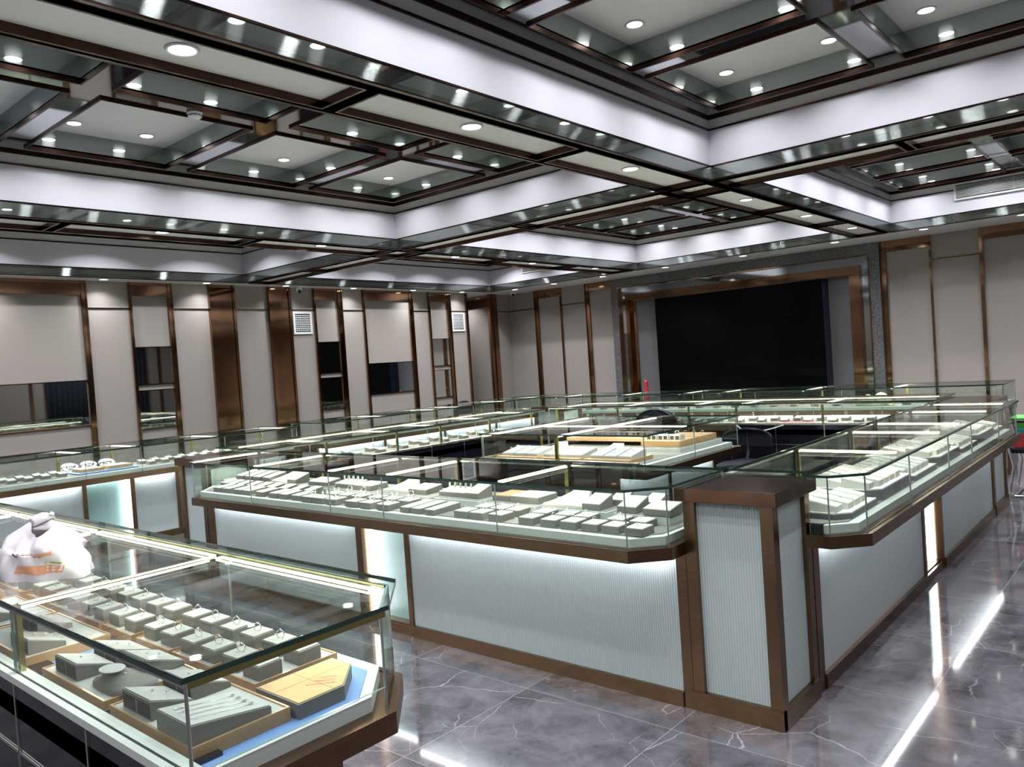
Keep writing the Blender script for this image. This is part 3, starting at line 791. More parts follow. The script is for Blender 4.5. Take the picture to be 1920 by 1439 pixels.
# rear ring counter
bx = lambda x: x+6.12
counter('rear_counter', 'rear island counter with black drawers, across the far end of the island', (-6.12, 7.74), 0, 4.37, .86,
        cross=[bx(-6.0), bx(-5.10), bx(-4.18), bx(-3.63), bx(-2.74)], longv=.735, longu=(.10, 4.27), posts=[1., 2., 3., 3.7],
        spost=[bx(-5.10), bx(-4.18), bx(-3.63), bx(-2.74)], spec=FR(0, 4.37, 4))
# middle case
counter('middle_counter', 'square glass case standing alone in the middle of the island', (-4.6, 6.44), -PI/2, 1.58, 1.62,
        cross=[.78], posts=[.8], spec=FR(0, 1.58, 2), spost=[])
mc = bpy.data.objects['middle_counter']
# its lengthwise light bars and its near staff face
def mid_extra():
    L, D = 1.58, 1.62
    for v in (.03, .80):
        z1 = ZG0-.001; z0 = z1-.012
        MB().box(.03, .77, v-.013, v+.013, z0, z1).box(.79, 1.55, v-.013, v+.013, z0, z1).build('light_bar', 'led_case', mc)
        area('case_light', (.78, v, z0-.004), 1.5, .016, P_CASE*1.5, C_CASE, mc)
    MB().box(1.545, 1.565, .79, .82, ZG0-.19, ZG0).build('gold_post', 'gold', mc)
    MB().box(L-.03, L+.002, .0, 1.30, .06, ZG0-.21).build('side_panel', 'black_lacq', mc)
    MB().box(L-.03, L+.008, .0, 1.55, ZG0-.21, ZG0-.19).build('staff_side_sill', 'silver', mc)
mid_extra()
# wall side counters
oy = lambda y: 5.45-y
counter('left_wall_counter', 'leftmost counter along the left wall, light niche below', (-8.9, 5.45), -PI/2, 4.6, .80,
        cross=[oy(5.40), oy(4.50), oy(3.60), oy(3.06), oy(2.1)], posts=[oy(4.5), oy(3.58), oy(3.04), oy(2.3)],
        spec=[(.0, .04, 'frame'), (.04, oy(4.07), 'panel'), (oy(4.07), oy(4.03), 'frame'), (oy(4.03), oy(3.59), 'panel'), (oy(3.59), oy(3.545), 'frame'),
              (oy(3.545), oy(3.12), 'lightL'), (oy(3.12), oy(3.08), 'frame'), (oy(3.08), oy(1.3), 'panel'), (oy(1.3), oy(1.26), 'frame'), (oy(1.26), 4.6, 'panel')], back='plain')
counter('left_wall_counter', 'farther counter along the left wall, beyond the leftmost one', (-8.9, 10.40), -PI/2, 4.55, .80,
        cross=[.08, .93, 1.98, 2.48, 3.46], posts=[.9, 1.9, 2.5, 3.5], spec=FR(0, 4.55, 4), back='plain')
counter('back_wall_counter', 'farthest counter, in front of the black video wall', (-1.55, 10.70), PI, 7.1, .82,
        cross=[1.15, 2.2, 3.35, 3.95, 5.0, 6.15, 7.02], posts=[.55, 1.7, 2.8, 3.7, 4.5, 5.6, 6.6], spec=FR(0, 7.1, 6), back='plain', cham0=.06)

# ---- pedestals (bronze framed pillars)
def pedestal(x0, x1, y0, y1, label, zt=1.0, back=True):
    t = thing('pedestal', label, 'pedestal', ((x0+x1)/2, (y0+y1)/2, 0), group='bronze topped pillars at the island corners')
    cx, cy2 = (x0+x1)/2, (y0+y1)/2; a, b = (x1-x0)/2, (y1-y0)/2
    MB().box(-a+.02, a-.02, -b+.02, b-.02, .03, zt-.06).build('core', 'ribbed', t)
    p = .055
    for sx in (-1, 1):
        for sy in (-1, 1):
            xa, xb = sorted((sx*a, sx*(a-p))); ya, yb = sorted((sy*b, sy*(b-p)))
            MB().box(xa, xb, ya, yb, .0, zt-.06).build('frame_post', 'bronze_br', t)
    MB().box(-a+.0, a-.0, -b-.006, -b+.02, .0, .085).box(a-.02, a+.006, -b+.02, b, .0, .085).box(-a-.006, -a+.02, -b+.02, b, 0, .085).build('kickboard', 'bronze_br', t)
    MB().box(-a-.028, a+.028, -b-.022, b+.022, zt-.06, zt).build('top', 'bronze_top', t, bevel=.002)
pedestal(-1.735, -1.325, 3.113, 3.525, 'tall bronze-topped ribbed glass pillar in front, between front and right counters')
pedestal(-6.40, -5.985, 3.12, 3.56, 'bronze-topped pillar at the left end of the front counter')
pedestal(-6.64, -6.18, 8.10, 8.55, 'bronze-topped pillar at the far left corner of the island')
pedestal(-1.74, -1.325, 7.80, 8.45, 'bronze-topped pillar at the far right corner of the island')
# ================================================================= ITEMS IN THE CASES
ZT = ZM                 # top of the mats
protos = {}
def proto(key, fn):
    if key not in protos:
        o = fn(); protos[key] = [o, False]
    p = protos[key]
    if not p[1]: p[1] = True; return p[0]
    return copy_tree(p[0])
def put(key, fn, x, y, z, rz, label, cat, group, sc=None):
    o = proto(key, fn); o.location = (x, y, z); o.rotation_euler = (0, 0, rz)
    if sc: o.scale = sc
    tag(o, label, cat, group); return o
def mk_block(w, d, h0, h1, side='leather', top='cream', name='display_block', shaded_hollow=False, lip=.004):
    def f():
        t = thing(name, 'x', 'x')
        a, b = w/2, d/2
        mb = MB().hexa([(-a,-b,0),(a,-b,0),(a,b,0),(-a,b,0)], [(-a,-b,h0),(a,-b,h0),(a,b,h1),(-a,b,h1)])
        mb.build('body', side, t, bevel=.0012)
        i = lip; e = .003
        MB().hexa([(-a+i,-b+i,h0+.0002),(a-i,-b+i,h0+.0002),(a-i,b-i,h1+.0002-(h1-h0)*i/d),(-a+i,b-i,h1+.0002-(h1-h0)*i/d)],
                  [(-a+i,-b+i,h0+e),(a-i,-b+i,h0+e),(a-i,b-i,h1+e-(h1-h0)*i/d),(-a+i,b-i,h1+e-(h1-h0)*i/d)]).build('velvet_top', top, t)
        if shaded_hollow:
            for s in (-1, 1):
                xa, xb = sorted((s*.006, s*(a-.005)))
                MB().box(xa, xb, b-.0005, b+.0012, .006, max(h0, h1)-.008).build('open_back_shade', 'shaded_hollow', t)  # dark plate on a solid back, painting the shade of an opening
        return t
    return f
def mk_ring(R=.012, r=.0014, mat='platinum', stone=True):
    def f():
        t = thing('ring', 'x', 'x')
        MB().tube([(R*math.cos(2*PI*i/22), 0, R*.92+R*math.sin(2*PI*i/22)) for i in range(22)], r, 6, closed=True).build('band', mat, t)
        if stone:
            MB().cyl((0, 0, R*1.92-.0005), .0016, .0025, 8, 0, .003).cyl((0, 0, R*1.92+.002), .003, .0012, 8, 0, .0018).build('stone', 'platinum', t)
        return t
    return f
def mk_gem(mat='platinum'):
    def f():
        t = thing('earring', 'x', 'x')
        for s in (-1, 1):
            MB().lathe([(0, 0), (.003, .0012), (.004, .003), (.0025, .005), (0, .0055)], (s*.008, 0, 0), 8).build('stud', mat, t)
        return t
    return f
def mk_bangle():
    t = thing('bangle', 'x', 'x')
    MB().tube([(.030*math.cos(PI*i/14), .006*math.sin(PI*i/14), .006+.042*math.sin(PI*i/14)) for i in range(15)], .0016, 6).build('band', 'platinum', t)
    MB().prism([(-.026, -.004), (-.018, -.004), (-.018, .004), (-.026, .004)], 0, .028).prism([(.018, -.004), (.026, -.004), (.026, .004), (.018, .004)], 0, .028).build('stand', 'cream', t)
    return t
def mk_bust():
    # a low necklace slab: concave sides, rising to a narrow raised neck
    t = thing('necklace_display', 'x', 'x')
    mb = MB(); n = 10
    def prof(u):
        wdt = .105-.062*(u**.55 if u > 0 else 0)*(1.0 if u < .9 else 1.0); return wdt
    def fn(u, v):
        w_ = .105*(1-u)**1.5+.045; y = -.07+.15*u; z = .010+.055*u**1.15
        return ((2*v-1)*w_*.95, y, z)
    mb.grid(fn, n, 8)
    def skirt(u, v):
        w_ = .105*(1-u)**1.5+.045
        return fn(u, 0) if v < .5 else (-w_*.95, -.07+.15*u, 0)
    mb.grid(lambda u, v: Vector(fn(u, 0)).lerp(Vector((fn(u, 0)[0], fn(u, 0)[1], 0)), v), n, 1)
    mb.grid(lambda u, v: Vector((fn(u, 1)[0], fn(u, 1)[1], 0)).lerp(Vector(fn(u, 1)), v), n, 1)
    mb.grid(lambda u, v: Vector((fn(0, u)[0], fn(0, u)[1], 0)).lerp(Vector(fn(0, u)), v), 8, 1)
    mb.grid(lambda u, v: Vector(fn(1, u)).lerp(Vector((fn(1, u)[0], fn(1, u)[1], 0)), v), 8, 1)
    mb.build('slab', 'cream', t)
    MB().tube([(.004+.03*(i/9-.5)*abs(i/9-.5)*2, -.035+.09*i/9, .0295+.040*i/9) for i in range(10)], .0009, 5).tube(
        [(.004, -.036, .0275), (.004, -.044, .026), (.006, -.050, .024)], .0022, 6).build('pendant', 'platinum', t)
    return t
def R3(v): return round(v, 4)

# ---- front counter: risers, blocks, rings
RIS = [(-5.86, -4.86), (-4.82, -4.05), (-4.01, -3.48), (-3.44, -3.08), (-3.04, -2.66), (-2.62, -2.21), (-2.17, -1.86)]
for k, (a, b) in enumerate(RIS):
    t = thing('riser', f'low white riser at the back of the front counter, {ORD[k]} from the left', 'riser', ((a+b)/2, 3.355, ZT), group='white risers in the front counter')
    w_ = (b-a)/2
    MB().box(-w_, w_, -.145, .125, 0, .038).build('body', 'shelf_white', t, bevel=.001)
    MB().box(-w_+.008, w_-.008, -.137, .117, .038, .041).build('mat', 'mat_grey', t)
ZR = ZT+.041
G1 = 'display blocks in the front counter'
def blk(key, w, d, h0, h1, x, y, z, lab, ring=None, rz=0, grp=G1, top='cream', side='leather', **kw):
    put(key, mk_block(w, d, h0, h1, side=side, top=top, **kw), x, y, z, rz, lab, 'display block', grp)
def lay(kind, x, y, z, lab, grp, rz=0):
    if kind == 'ring': put('ring', mk_ring(), x, y, z, rz, lab, 'ring', grp)
    elif kind == 'gold': put('ring_gold', mk_ring(.011, .0014, 'yellow_gold'), x, y, z, rz, lab, 'ring', grp)
    elif kind == 'bangle': put('bangle', mk_bangle, x, y, z, rz, lab, 'bangle', grp)
    elif kind == 'stud': put('stud', mk_gem(), x, y, z, rz, lab, 'earrings', grp)
xs = [-5.515, -5.39, -5.235, -5.115, -4.94, -4.77, -4.655, -4.51]
for k, x in enumerate(xs):
    blk('slim', .098, .135, .028, .036, x, 3.03, ZT, f'slim cream-topped block, {ORD[k]} from the left in the front row of the front counter')
    lay('stud', x, 3.02, ZT+.035, f'pair of earrings on the {ORD[k]} slim block from the left, front counter', 'earrings in the front counter')
xs = [-5.66, -5.55, -5.43, -5.30, -5.17, -5.03, -4.87, -4.72, -4.57]
for k, x in enumerate(xs):
    blk('slim2', .092, .10, .036, .05, x, 3.15, ZT, f'slim tilted block, {ORD[k]} from the left in the second row of the front counter')
    lay('stud', x, 3.14, ZT+.045, f'earrings on the {ORD[k]} tilted block of the second row, front counter', 'earrings in the front counter')
xs = [-5.66, -5.54, -5.42, -5.29]
for k, x in enumerate(xs):
    blk('back', .10, .15, .03, .055, x, 3.31, ZR, f'tilted block on the leftmost riser of the front counter, {ORD[k]} from the left')
    lay('stud', x, 3.29, ZR+.043, f'earrings on the riser block {ORD[k]} from the left, front counter', 'earrings in the front counter')
put('bust', mk_bust, -5.12, 3.32, ZR, 0, 'cream necklace slab on the leftmost riser of the front counter', 'necklace display', 'cream necklace slabs in the front counter')
blk('wedgeb', .11, .12, .03, .065, -4.96, 3.30, ZR, 'cream block right of the necklace slab on the leftmost riser')
blk('wide', .22, .12, .025, .04, -4.66, 3.31, ZR, 'wide low block on the second riser of the front counter, left one')
blk('wide', .22, .12, .025, .04, -4.36, 3.31, ZR, 'wide low block of ring stands on the second riser, right one')
for k in range(4): lay('bangle', -4.43+.05*k, 3.33, ZR+.04, f'small stand of rings on the second riser block, {ORD[k]} from the left', 'ring stands')
blk('wide2', .18, .15, .03, .035, -4.14, 3.30, ZR, 'wide grey-edged block at the right end of the second riser')
xs = [-4.36, -4.235, -4.10, -3.90, -3.76, -3.60]
for k, x in enumerate(xs):
    blk('short', .11, .095, .032, .034, x, 2.99, ZT, f'square block with a bangle stand, {ORD[k]} from left, front row, front counter')
    lay('bangle', x+.005, 3.0, ZT+.036, f'silver bangle on a stand, {ORD[k]} from the left in the front row', 'silver bangles in the front counter')
xs = [-4.30, -4.16, -4.02, -3.86, -3.72, -3.57]
for k, x in enumerate(xs):
    blk('short', .11, .095, .032, .034, x, 3.13, ZT, f'square block with a bangle stand, {ORD[k]} from left, second row, front counter')
    lay('bangle', x+.005, 3.14, ZT+.036, f'silver bangle on a stand, {ORD[k]} from the left in the second row', 'silver bangles in the front counter')
put('bust', mk_bust, -3.83, 3.34, ZR, 0, 'cream necklace slab behind the silver bangles', 'necklace display', 'cream necklace slabs in the front counter')
blk('wedgec', .16, .14, .03, .045, -3.62, 3.31, ZR, 'wide cream block right of the necklace slab behind the bangles')
for k, x in enumerate([-3.42, -3.325, -3.215]):
    blk('bar', .078, .21, .026, .034, x, 3.06, ZT, f'long narrow block, {ORD[k]} from the left of three in the front counter')
blk('wide', .22, .12, .025, .04, -3.34, 3.32, ZR, 'wide block of ring stands behind the long narrow blocks')
for k in range(4): lay('bangle', -3.41+.045*k, 3.34, ZR+.04, f'small ring stand behind the long narrow blocks, {ORD[k]} from the left', 'ring stands')
blk('wedgeb', .11, .12, .03, .065, -3.17, 3.31, ZR, 'steep cream wedge right of the ring stands')
lay('gold', -3.17, 3.30, ZR+.05, 'gold ring on the steep cream wedge', 'gold rings')
blk('kraft', .12, .17, .028, .030, -2.95, 3.34, ZR, 'plain tan block on the fifth riser', top='wood')
blk('duo', .20, .17, .034, .036, -2.77, 3.33, ZR, 'double cream block on the fifth riser')
for k in range(2): lay('stud', -2.81+.09*k, 3.34, ZR+.039, f'earrings on the double cream block, {("left", "right")[k]} side', 'earrings in the front counter')
put('bust', mk_bust, -2.48, 3.32, ZR, 0, 'rightmost cream necklace slab of the front counter', 'necklace display', 'cream necklace slabs in the front counter', (1.1, 1.1, 1.1))
blk('wedgeb', .11, .12, .03, .065, -2.31, 3.28, ZR, 'steep cream wedge beside the rightmost necklace slab')
lay('gold', -2.31, 3.27, ZR+.05, 'rose gold ring on the wedge beside the rightmost necklace slab', 'gold rings')
blk('wedged', .09, .10, .03, .06, -2.25, 3.41, ZR, 'small cream wedge behind the rightmost necklace slab')
blk('wedgeb', .11, .12, .03, .065, -2.10, 3.28, ZR, 'cream wedge with a dark ring on the last riser')
blk('wedged', .09, .10, .03, .06, -2.05, 3.41, ZR, 'small cream wedge at the back of the last riser')
blk('duo2', .15, .12, .03, .05, -1.93, 3.27, ZR, 'wide cream block at the right end of the last riser')
for k, x in enumerate([-2.985, -2.87, -2.735, -2.53, -2.39, -2.27, -2.145, -2.03, -1.905]):
    blk('sq', .094, .10, .033, .035, x, 3.015, ZT, f'square ring block, {ORD[k]} from the left front row, right part of front counter')
    lay('gold' if k == 8 else 'ring', x, 3.015, ZT+.0365, f'ring standing on the {ORD[k]} square block of the front row', 'rings in the front counter')
for k, x in enumerate([-2.96, -2.845, -2.73, -2.545, -2.40, -2.285, -2.09, -1.965]):
    blk('sq', .094, .10, .033, .035, x, 3.145, ZT, f'square ring block, {ORD[k]} from the left second row, right part of front counter')
    lay('gold' if k == 0 else 'ring', x, 3.145, ZT+.0365, f'ring standing on the {ORD[k]} square block of the second row', 'rings in the front counter')

# ---- right counter: stepped white platforms with rows of cream wedges
G2 = 'cream wedges in the right counter'
PLAT = [(3.60, 4.04, 0), (4.08, 4.66, 1), (4.70, 5.24, 0), (5.28, 5.86, 1), (5.90, 6.44, 0), (6.48, 7.06, 1), (7.10, 7.46, 0)]
for k, (a, b, hi) in enumerate(PLAT):
    h = .030+.028*hi
    t = thing('platform', f'white stepped platform in the right counter, {ORD[k]} from the viewer', 'platform', (-1.41, (a+b)/2, ZT), group='white platforms in the right counter')
    w_ = (b-a)/2; c = .06
    MB().prism([(-.20, -w_), (.225-c, -w_), (.225, -w_+c), (.225, w_), (-.20, w_)], 0, h-.006).build('base', 'panel_grey', t)
    MB().prism([(-.20, -w_), (.222-c, -w_+.002), (.222, -w_+c), (.222, w_), (-.20, w_)], h-.006, h).build('top', 'cream', t)
    n = int((b-a-.02)/.098)
    for i in range(n):
        for j, xx in enumerate((-1.285, -1.44)):
            y = a+.055+i*.098
            if i == 0 and j == 0: xx -= .02
            put('wedge_r', mk_block(.078, .135, .028, .052, side='cream', top='cream'), xx, y, ZT+h, PI/2,
                f'cream wedge, {ORD[i]} from the near end, {("aisle", "inner")[j]} row, {ORD[k]} platform of the right counter', 'display wedge', G2)
            if (i+j) % 2 == 0 or k < 3:
                put('pin', mk_ring(.006, .0012, 'platinum', False), xx+.02, y, ZT+h+.037, 0,
                    f'small silver ring on the {ORD[i]} {("aisle", "inner")[j]} wedge, {ORD[k]} platform', 'ring', 'small rings on the cream wedges')

# ---- foreground case
ZF = ZM
def tray(x0, x1, y0, y1, label):
    t = thing('display_tray', label, 'tray', ((x0+x1)/2, (y0+y1)/2, ZF), group='wood-rimmed felt trays in the foreground case')
    a, b = (x1-x0)/2, (y1-y0)/2
    frame_rect(MB(), -a, a, -b, b, 0, .032, .006).build('rim', 'wood', t)
    frame_rect(MB(), -a+.0002, a-.0002, -b+.0002, b-.0002, .032, .0335, .005).build('rim_edge', 'gold_rim', t)
    MB().box(-a+.006, a-.006, -b+.006, b-.006, 0, .030).build('felt', 'greyvelvet', t)
ZTR = ZF+.030
near = [(-2.042, -1.634), (-2.494, -2.075), (-3.06, -2.63), (-3.50, -3.08), (-4.05, -3.62), (-4.49, -4.07)]
for k, (a, b) in enumerate(near): tray(a, b, .775, 1.018, f'wood-rimmed grey felt tray, {ORD[k]} from the right in the near row, foreground case')
far = [(-2.04, -1.83), (-2.275, -2.055), (-2.51, -2.295), (-2.765, -2.545), (-3.00, -2.785), (-3.235, -3.02), (-3.47, -3.255), (-3.75, -3.53), (-4.0, -3.77), (-4.25, -4.02)]
for k, (a, b) in enumerate(far):
    tray(a, b, 1.045, 1.30, f'wood-rimmed grey felt tray, {ORD[k]} from the right in the far row, foreground case')
    for i, x in enumerate((b-.052, a+.052)):
        for j, y in enumerate((1.100, 1.222)):
            lb = f'{("right", "left")[i]} {("near", "far")[j]} on the {ORD[k]} far tray from the right'
            put('ringbox', mk_block(.078, .070, .036, .038, side='leather_dk', top='greyvelvet', name='ring_box', lip=.003), x, y, ZTR, 0, 'grey leatherette ring box, '+lb, 'ring box', 'grey ring boxes in the foreground case')
            put('ring_fg', mk_ring(.0115, .0013), x+.002, y+.002, ZTR+.0405, .5, 'silver ring on the box, '+lb, 'ring', 'silver rings in the foreground case')
# double boxes with open backs face the staff side
def dbl(x, y, label, w=.150, d=.105):
    put('dbl', mk_block(.150, .105, .014, .046, side='leather', top='greyvelvet', name='display_box', shaded_hollow=True), x, y, ZTR, PI, label, 'display box', 'open-backed display boxes in the foreground case')
dbl(-1.930, .845, 'open-backed grey box on the rightmost near tray, next to the flat necklace slab')
dbl(-1.955, .955, 'open-backed grey box at the back left of the rightmost near tray')
dbl(-2.365, .845, 'open-backed grey box at the left of the second near tray')
dbl(-2.385, .955, 'open-backed grey box at the back left of the second near tray')
dbl(-2.215, .965, 'open-backed grey box behind the necklace bust')
dbl(-2.73, .845, 'open-backed grey box at the right of the third near tray'); dbl(-2.91, .93, 'open-backed grey box at the left of the third near tray')
dbl(-3.22, .87, 'open-backed grey box on the fourth near tray'); dbl(-3.75, .87, 'open-backed grey box on the fifth near tray')
for k, (x, y) in enumerate(((-1.93, .85), (-1.955, .955), (-2.365, .85), (-2.385, .955), (-2.215, .965), (-2.73, .85))):
    t = thing('earring', f'pair of small silver earrings on the {ORD[k]} open-backed box from the right', 'earrings', (x, y, ZTR+.034), .3, group='silver earrings in the foreground case')
    for s in (-1, 1):
        MB().lathe([(0, 0), (.003, .001), (.004, .003), (.002, .005), (0, .006)], (s*.02, s*.004, .0), 8).build('stud', 'platinum', t)
        MB().tube([(s*.02+.001*i, s*.004-.003*i, .002-.0008*i) for i in range(5)], .0007, 5).build('drop', 'platinum', t)
# flat necklace slab with four chains
t = thing('necklace_display', 'grey sloping slab with four fine chains at the near corner of the foreground case', 'necklace display', (-1.722, .878, ZTR))
MB().hexa([(-.078,-.098,0),(.078,-.098,0),(.078,.098,0),(-.078,.098,0)], [(-.078,-.098,.046),(.078,-.098,.046),(.078,.098,.018),(-.078,.098,.018)]).build('slab', 'leather_dk', t, bevel=.001)
MB().hexa([(-.075,-.095,.0458),(.075,-.095,.0458),(.075,.095,.0188),(-.075,.095,.0188)], [(-.075,-.095,.0480),(.075,-.095,.0480),(.075,.095,.0208),(-.075,.095,.0208)]).build('velvet_top', 'greyvelvet', t)
for k in range(4):
    xx = -.042+.028*k; mb = MB()
    f = lambda u: .0487-.0272*u
    for sx in (-.004, .004):
        mb.tube([(xx+sx*(1-u), -.075+.14*u, f((u*.14+.02)/.19)) for u in [i/14 for i in range(15)]], .0006, 5)
    mb.build('chain', 'platinum', t)
    mb = MB()
    for q in range(5):
        mb.lathe([(0, -.0015), (.0024, 0), (0, .0022)], (xx+.004*math.cos(q*1.26), .068+.004*math.sin(q*1.26), f(.81)+.001), 7)
    mb.build('pendant', 'platinum', t)
# necklace bust lying back, with its oval neck plate
t = thing('necklace_bust', 'grey velvet necklace bust with oval neck on the second near tray', 'necklace bust', (-2.155, .862, ZTR), PI)
mb = MB()
prof = [(0.0, .094, .062, .0), (.0, .094, .062, .010), (.30, .082, .050, .018), (.6, .050, .036, .032), (.85, .034, .026, .046), (1.0, .036, .027, .050)]
n = 28; vs = []
for s_, rx, ry_, z in prof:
    for j in range(n):
        a = 2*PI*j/n; sq = 1.0 if s_ > .5 else 1.18
        cx = math.copysign(abs(math.cos(a))**(1/sq if s_ > .5 else .55), math.cos(a)); sy = math.copysign(abs(math.sin(a))**(1/sq if s_ > .5 else .55), math.sin(a))
        vs.append((rx*cx, ry_*sy+.030*s_, z))
mb.add(vs, [(i*n+j, i*n+(j+1) % n, (i+1)*n+(j+1) % n, (i+1)*n+j) for i in range(5) for j in range(n)], 0, True)
mb.add(vs[-n:], [tuple(range(n))], 0); mb.build('bust', 'leather', t)
MB().add([(.040*math.cos(2*PI*j/n), .030+.030*math.sin(2*PI*j/n), .052) for j in range(n)]+[(.040*math.cos(2*PI*j/n), .030+.030*math.sin(2*PI*j/n), .050) for j in range(n)],
         [tuple(range(n))]+[(n+j, n+(j+1) % n, (j+1) % n, j) for j in range(n)]).build('neck_plate', 'greyvelvet', t)
MB().tube([(.043*math.cos(a), .030+.034*math.sin(a), .047-.012*max(0, -math.sin(a))) for a in [PI+.3+i*(PI-.6)/16 for i in range(17)]], .0009, 5).tube([(.0, -.004, .034), (.0, -.03, .026), (0, -.058, .013)], .0008, 5).build('chain', 'platinum', t)
MB().lathe([(0, -.002), (.003, 0), (0, .003)], (0, -.062, .014), 8).build('pendant', 'platinum', t)
# kraft board box with red print
cx, cy3 = -1.69, 1.14
DX = -.020
t = thing('kraft_display_board', 'five-sided grey block topped with tan kraft board and red print, beside the blue mat', 'display board', (cx+DX, cy3, ZF))
pl = [(-1.782, 1.030), (-1.596, 1.030), (-1.596, 1.162), (-1.697, 1.262), (-1.782, 1.263)]
pl = [(x-cx, y-cy3) for x, y in pl]
MB().prism(pl, 0, .036).build('body', 'leather_dk', t, bevel=.001)
ins = [(x*.94, y*.955) for x, y in pl]
MB().prism(ins, .036, .0375).build('board', 'card', t)
zz = .0378
MB().box(-.085, .085, -.006, -.0045, zz-.0003, zz).box(-.018, -.0165, -.10, .11, zz-.0003, zz).build('crease', 'crease', t)
def arc(cx_, cy_, R0, R1, a0, a1, n=14, th=1.0):
    vs = []; fs = []
    for i in range(n+1):
        a = a0+(a1-a0)*i/n; tp = math.sin(PI*i/n)**.6
        for s in (-.5, .5):
            rr = 1+s*th*tp*.22
            vs.append((cx_+R0*rr*math.cos(a), cy_+R1*rr*math.sin(a), zz))
    for i in range(n): fs.append((2*i, 2*i+1, 2*i+3, 2*i+2))
    return vs, fs
# the logo lies along the right part of the board; its long axis follows the text
def place(mb, ang, ox, oy):
    c, s = math.cos(ang), math.sin(ang)
    mb.v = [(ox+x*c-y*s, oy+x*s+y*c, z) for x, y, z in mb.v]; return mb
lg = MB(); v_, f_ = arc(0, 0, .030, .0135, .35, 2.6); lg.add(v_, f_); v_, f_ = arc(0, 0, .030, .0135, 3.5, 5.75); lg.add(v_, f_)
v_, f_ = arc(-.004, -.001, .022, .009, 3.4, 5.0, th=.8); lg.add(v_, f_)
lg.add([(-.012, .002, zz), (-.005, .005, zz), (-.004, .003, zz), (-.011, .0005, zz)], [(0, 3, 2, 1)]).add([(-.003, -.003, zz), (.003, .003, zz), (.004, .001, zz), (-.001, -.005, zz)], [(0, 3, 2, 1)])
ANG = .84
place(lg, ANG, .020, .022).build('red_logo', 'red_ink', t)
lg = MB(); v_, f_ = arc(0, 0, .013, .007, .2, 2.9); lg.add(v_, f_); v_, f_ = arc(0, 0, .013, .007, 3.3, 6.0); lg.add(v_, f_)
place(lg, ANG, -.072, -.092).build('small_logo', 'red_ink', t)
def text(body, size, mat, parent, loc, rot, name='lettering', align='CENTER', ext=.0001):
    cu = bpy.data.curves.new(name, 'FONT'); cu.body = body; cu.size = size; cu.extrude = ext; cu.align_x = align; cu.align_y = 'CENTER'
    cu.materials.append(M[mat]); tmp = bpy.data.objects.new(name, cu); me = bpy.data.meshes.new_from_object(tmp); bpy.data.objects.remove(tmp); o = bpy.data.objects.new(name, me); COL.objects.link(o); o.location = loc; o.rotation_euler = rot
    o.parent = parent; return o
text('EXTRUDED PANEL', .0088, 'red_ink', t, (.036, -.006, zz), (0, 0, ANG))

# plastic bag on the glass top
t = thing('plastic_bag', 'crumpled white plastic bag with orange print lying on the foreground glass top', 'bag', (-2.86, .93, ZG1))
def bagf(u, v):
    a = 2*PI*u; h = v
    r = .155*(1-.15*h-.85*max(0, h-.55)**1.3*1.6)
    wv = 1+.10*math.sin(3*a+4*h)+.07*math.sin(7*a+9*h)+.03*math.sin(13*a-6*h)
    z = .145*h**.8+(.02*math.sin(2*a+1) if h > .5 else 0)
    return (r*wv*1.25*math.cos(a)+.02*h, r*wv*.72*math.sin(a), z)
mb = MB(); vs = []; NU, NV = 56, 16
for i in range(NU):
    for j in range(NV+1): vs.append(bagf(i/NU, j/NV))
fs = [(i*(NV+1)+j, ((i+1) % NU)*(NV+1)+j, ((i+1) % NU)*(NV+1)+j+1, i*(NV+1)+j+1) for i in range(NU) for j in range(NV)]
mb.add(vs, fs, 0, True); mb.add([vs[i*(NV+1)] for i in range(NU)], [tuple(range(NU-1, -1, -1))]); mb.build('bag_body', 'plastic_bag', t)
mb = MB(); mb.grid(lambda u, v: (.02+.05*(v-.5)+.015*math.sin(5*v), -.01+.035*math.sin(6*u+3*v), .135+.05*u+.012*math.sin(9*v)), 8, 8).build('handle', 'plastic_bag', t, solid=.001)
def patch(a0, a1, h0, h1, mat, nm):
    mb = MB(); mb.grid(lambda u, v: tuple(Vector(bagf(a0+(a1-a0)*u, h0+(h1-h0)*v))*1.006), 10, 6); mb.build(nm, mat, t)
patch(.78, .97, .10, .26, 'orange_print', 'orange_print'); patch(.80, .93, .50, .60, 'orange_print', 'orange_print')
patch(.90, .96, .30, .34, 'green_print', 'green_print')

# ---- left wall counter, back counters and island rear: trays of small pieces
def row_case(n, pos, step, size, lab, grp, z=ZM, rz=0, key='small', top='greyvelvet', side='leather', rings=True, hh=(.03, .045), skip=None):
    for i in range(n):
        x = pos[0]+step[0]*i; y = pos[1]+step[1]*i
        if skip and skip[0] < y < skip[1]: continue
        put(key, mk_block(size[0], size[1], hh[0], hh[1], side=side, top=top), x, y, z, rz, lab.format(ORD[i]), 'display block', grp)
        if rings: put('ring_'+key, mk_ring(.012, .0014), x, y, z+(hh[0]+hh[1])/2+.002, .6, lab.format(ORD[i]).replace('small ', '', 1).replace('block', 'block ring'), 'ring', grp.replace('blocks', 'rings'))
GL = 'small grey blocks in the left wall counter'
row_case(25, (-8.34, 5.22), (0, -.145), (.075, .085), 'small grey block, {} from the far end, front row of the leftmost counter', GL, rz=PI/2, skip=(2.95, 3.66))
row_case(25, (-8.50, 5.20), (0, -.145), (.075, .085), 'small grey block, {} from the far end, middle row of the leftmost counter', GL, rz=PI/2, skip=(2.95, 3.66))
t = thing('blue_tray', 'flat blue tray in the leftmost counter, under two oak boxes', 'tray', (-8.39, 3.30, ZM))
MB().box(-.17, .17, -.29, .29, 0, .014).build('base', 'blue_mat', t, bevel=.002)
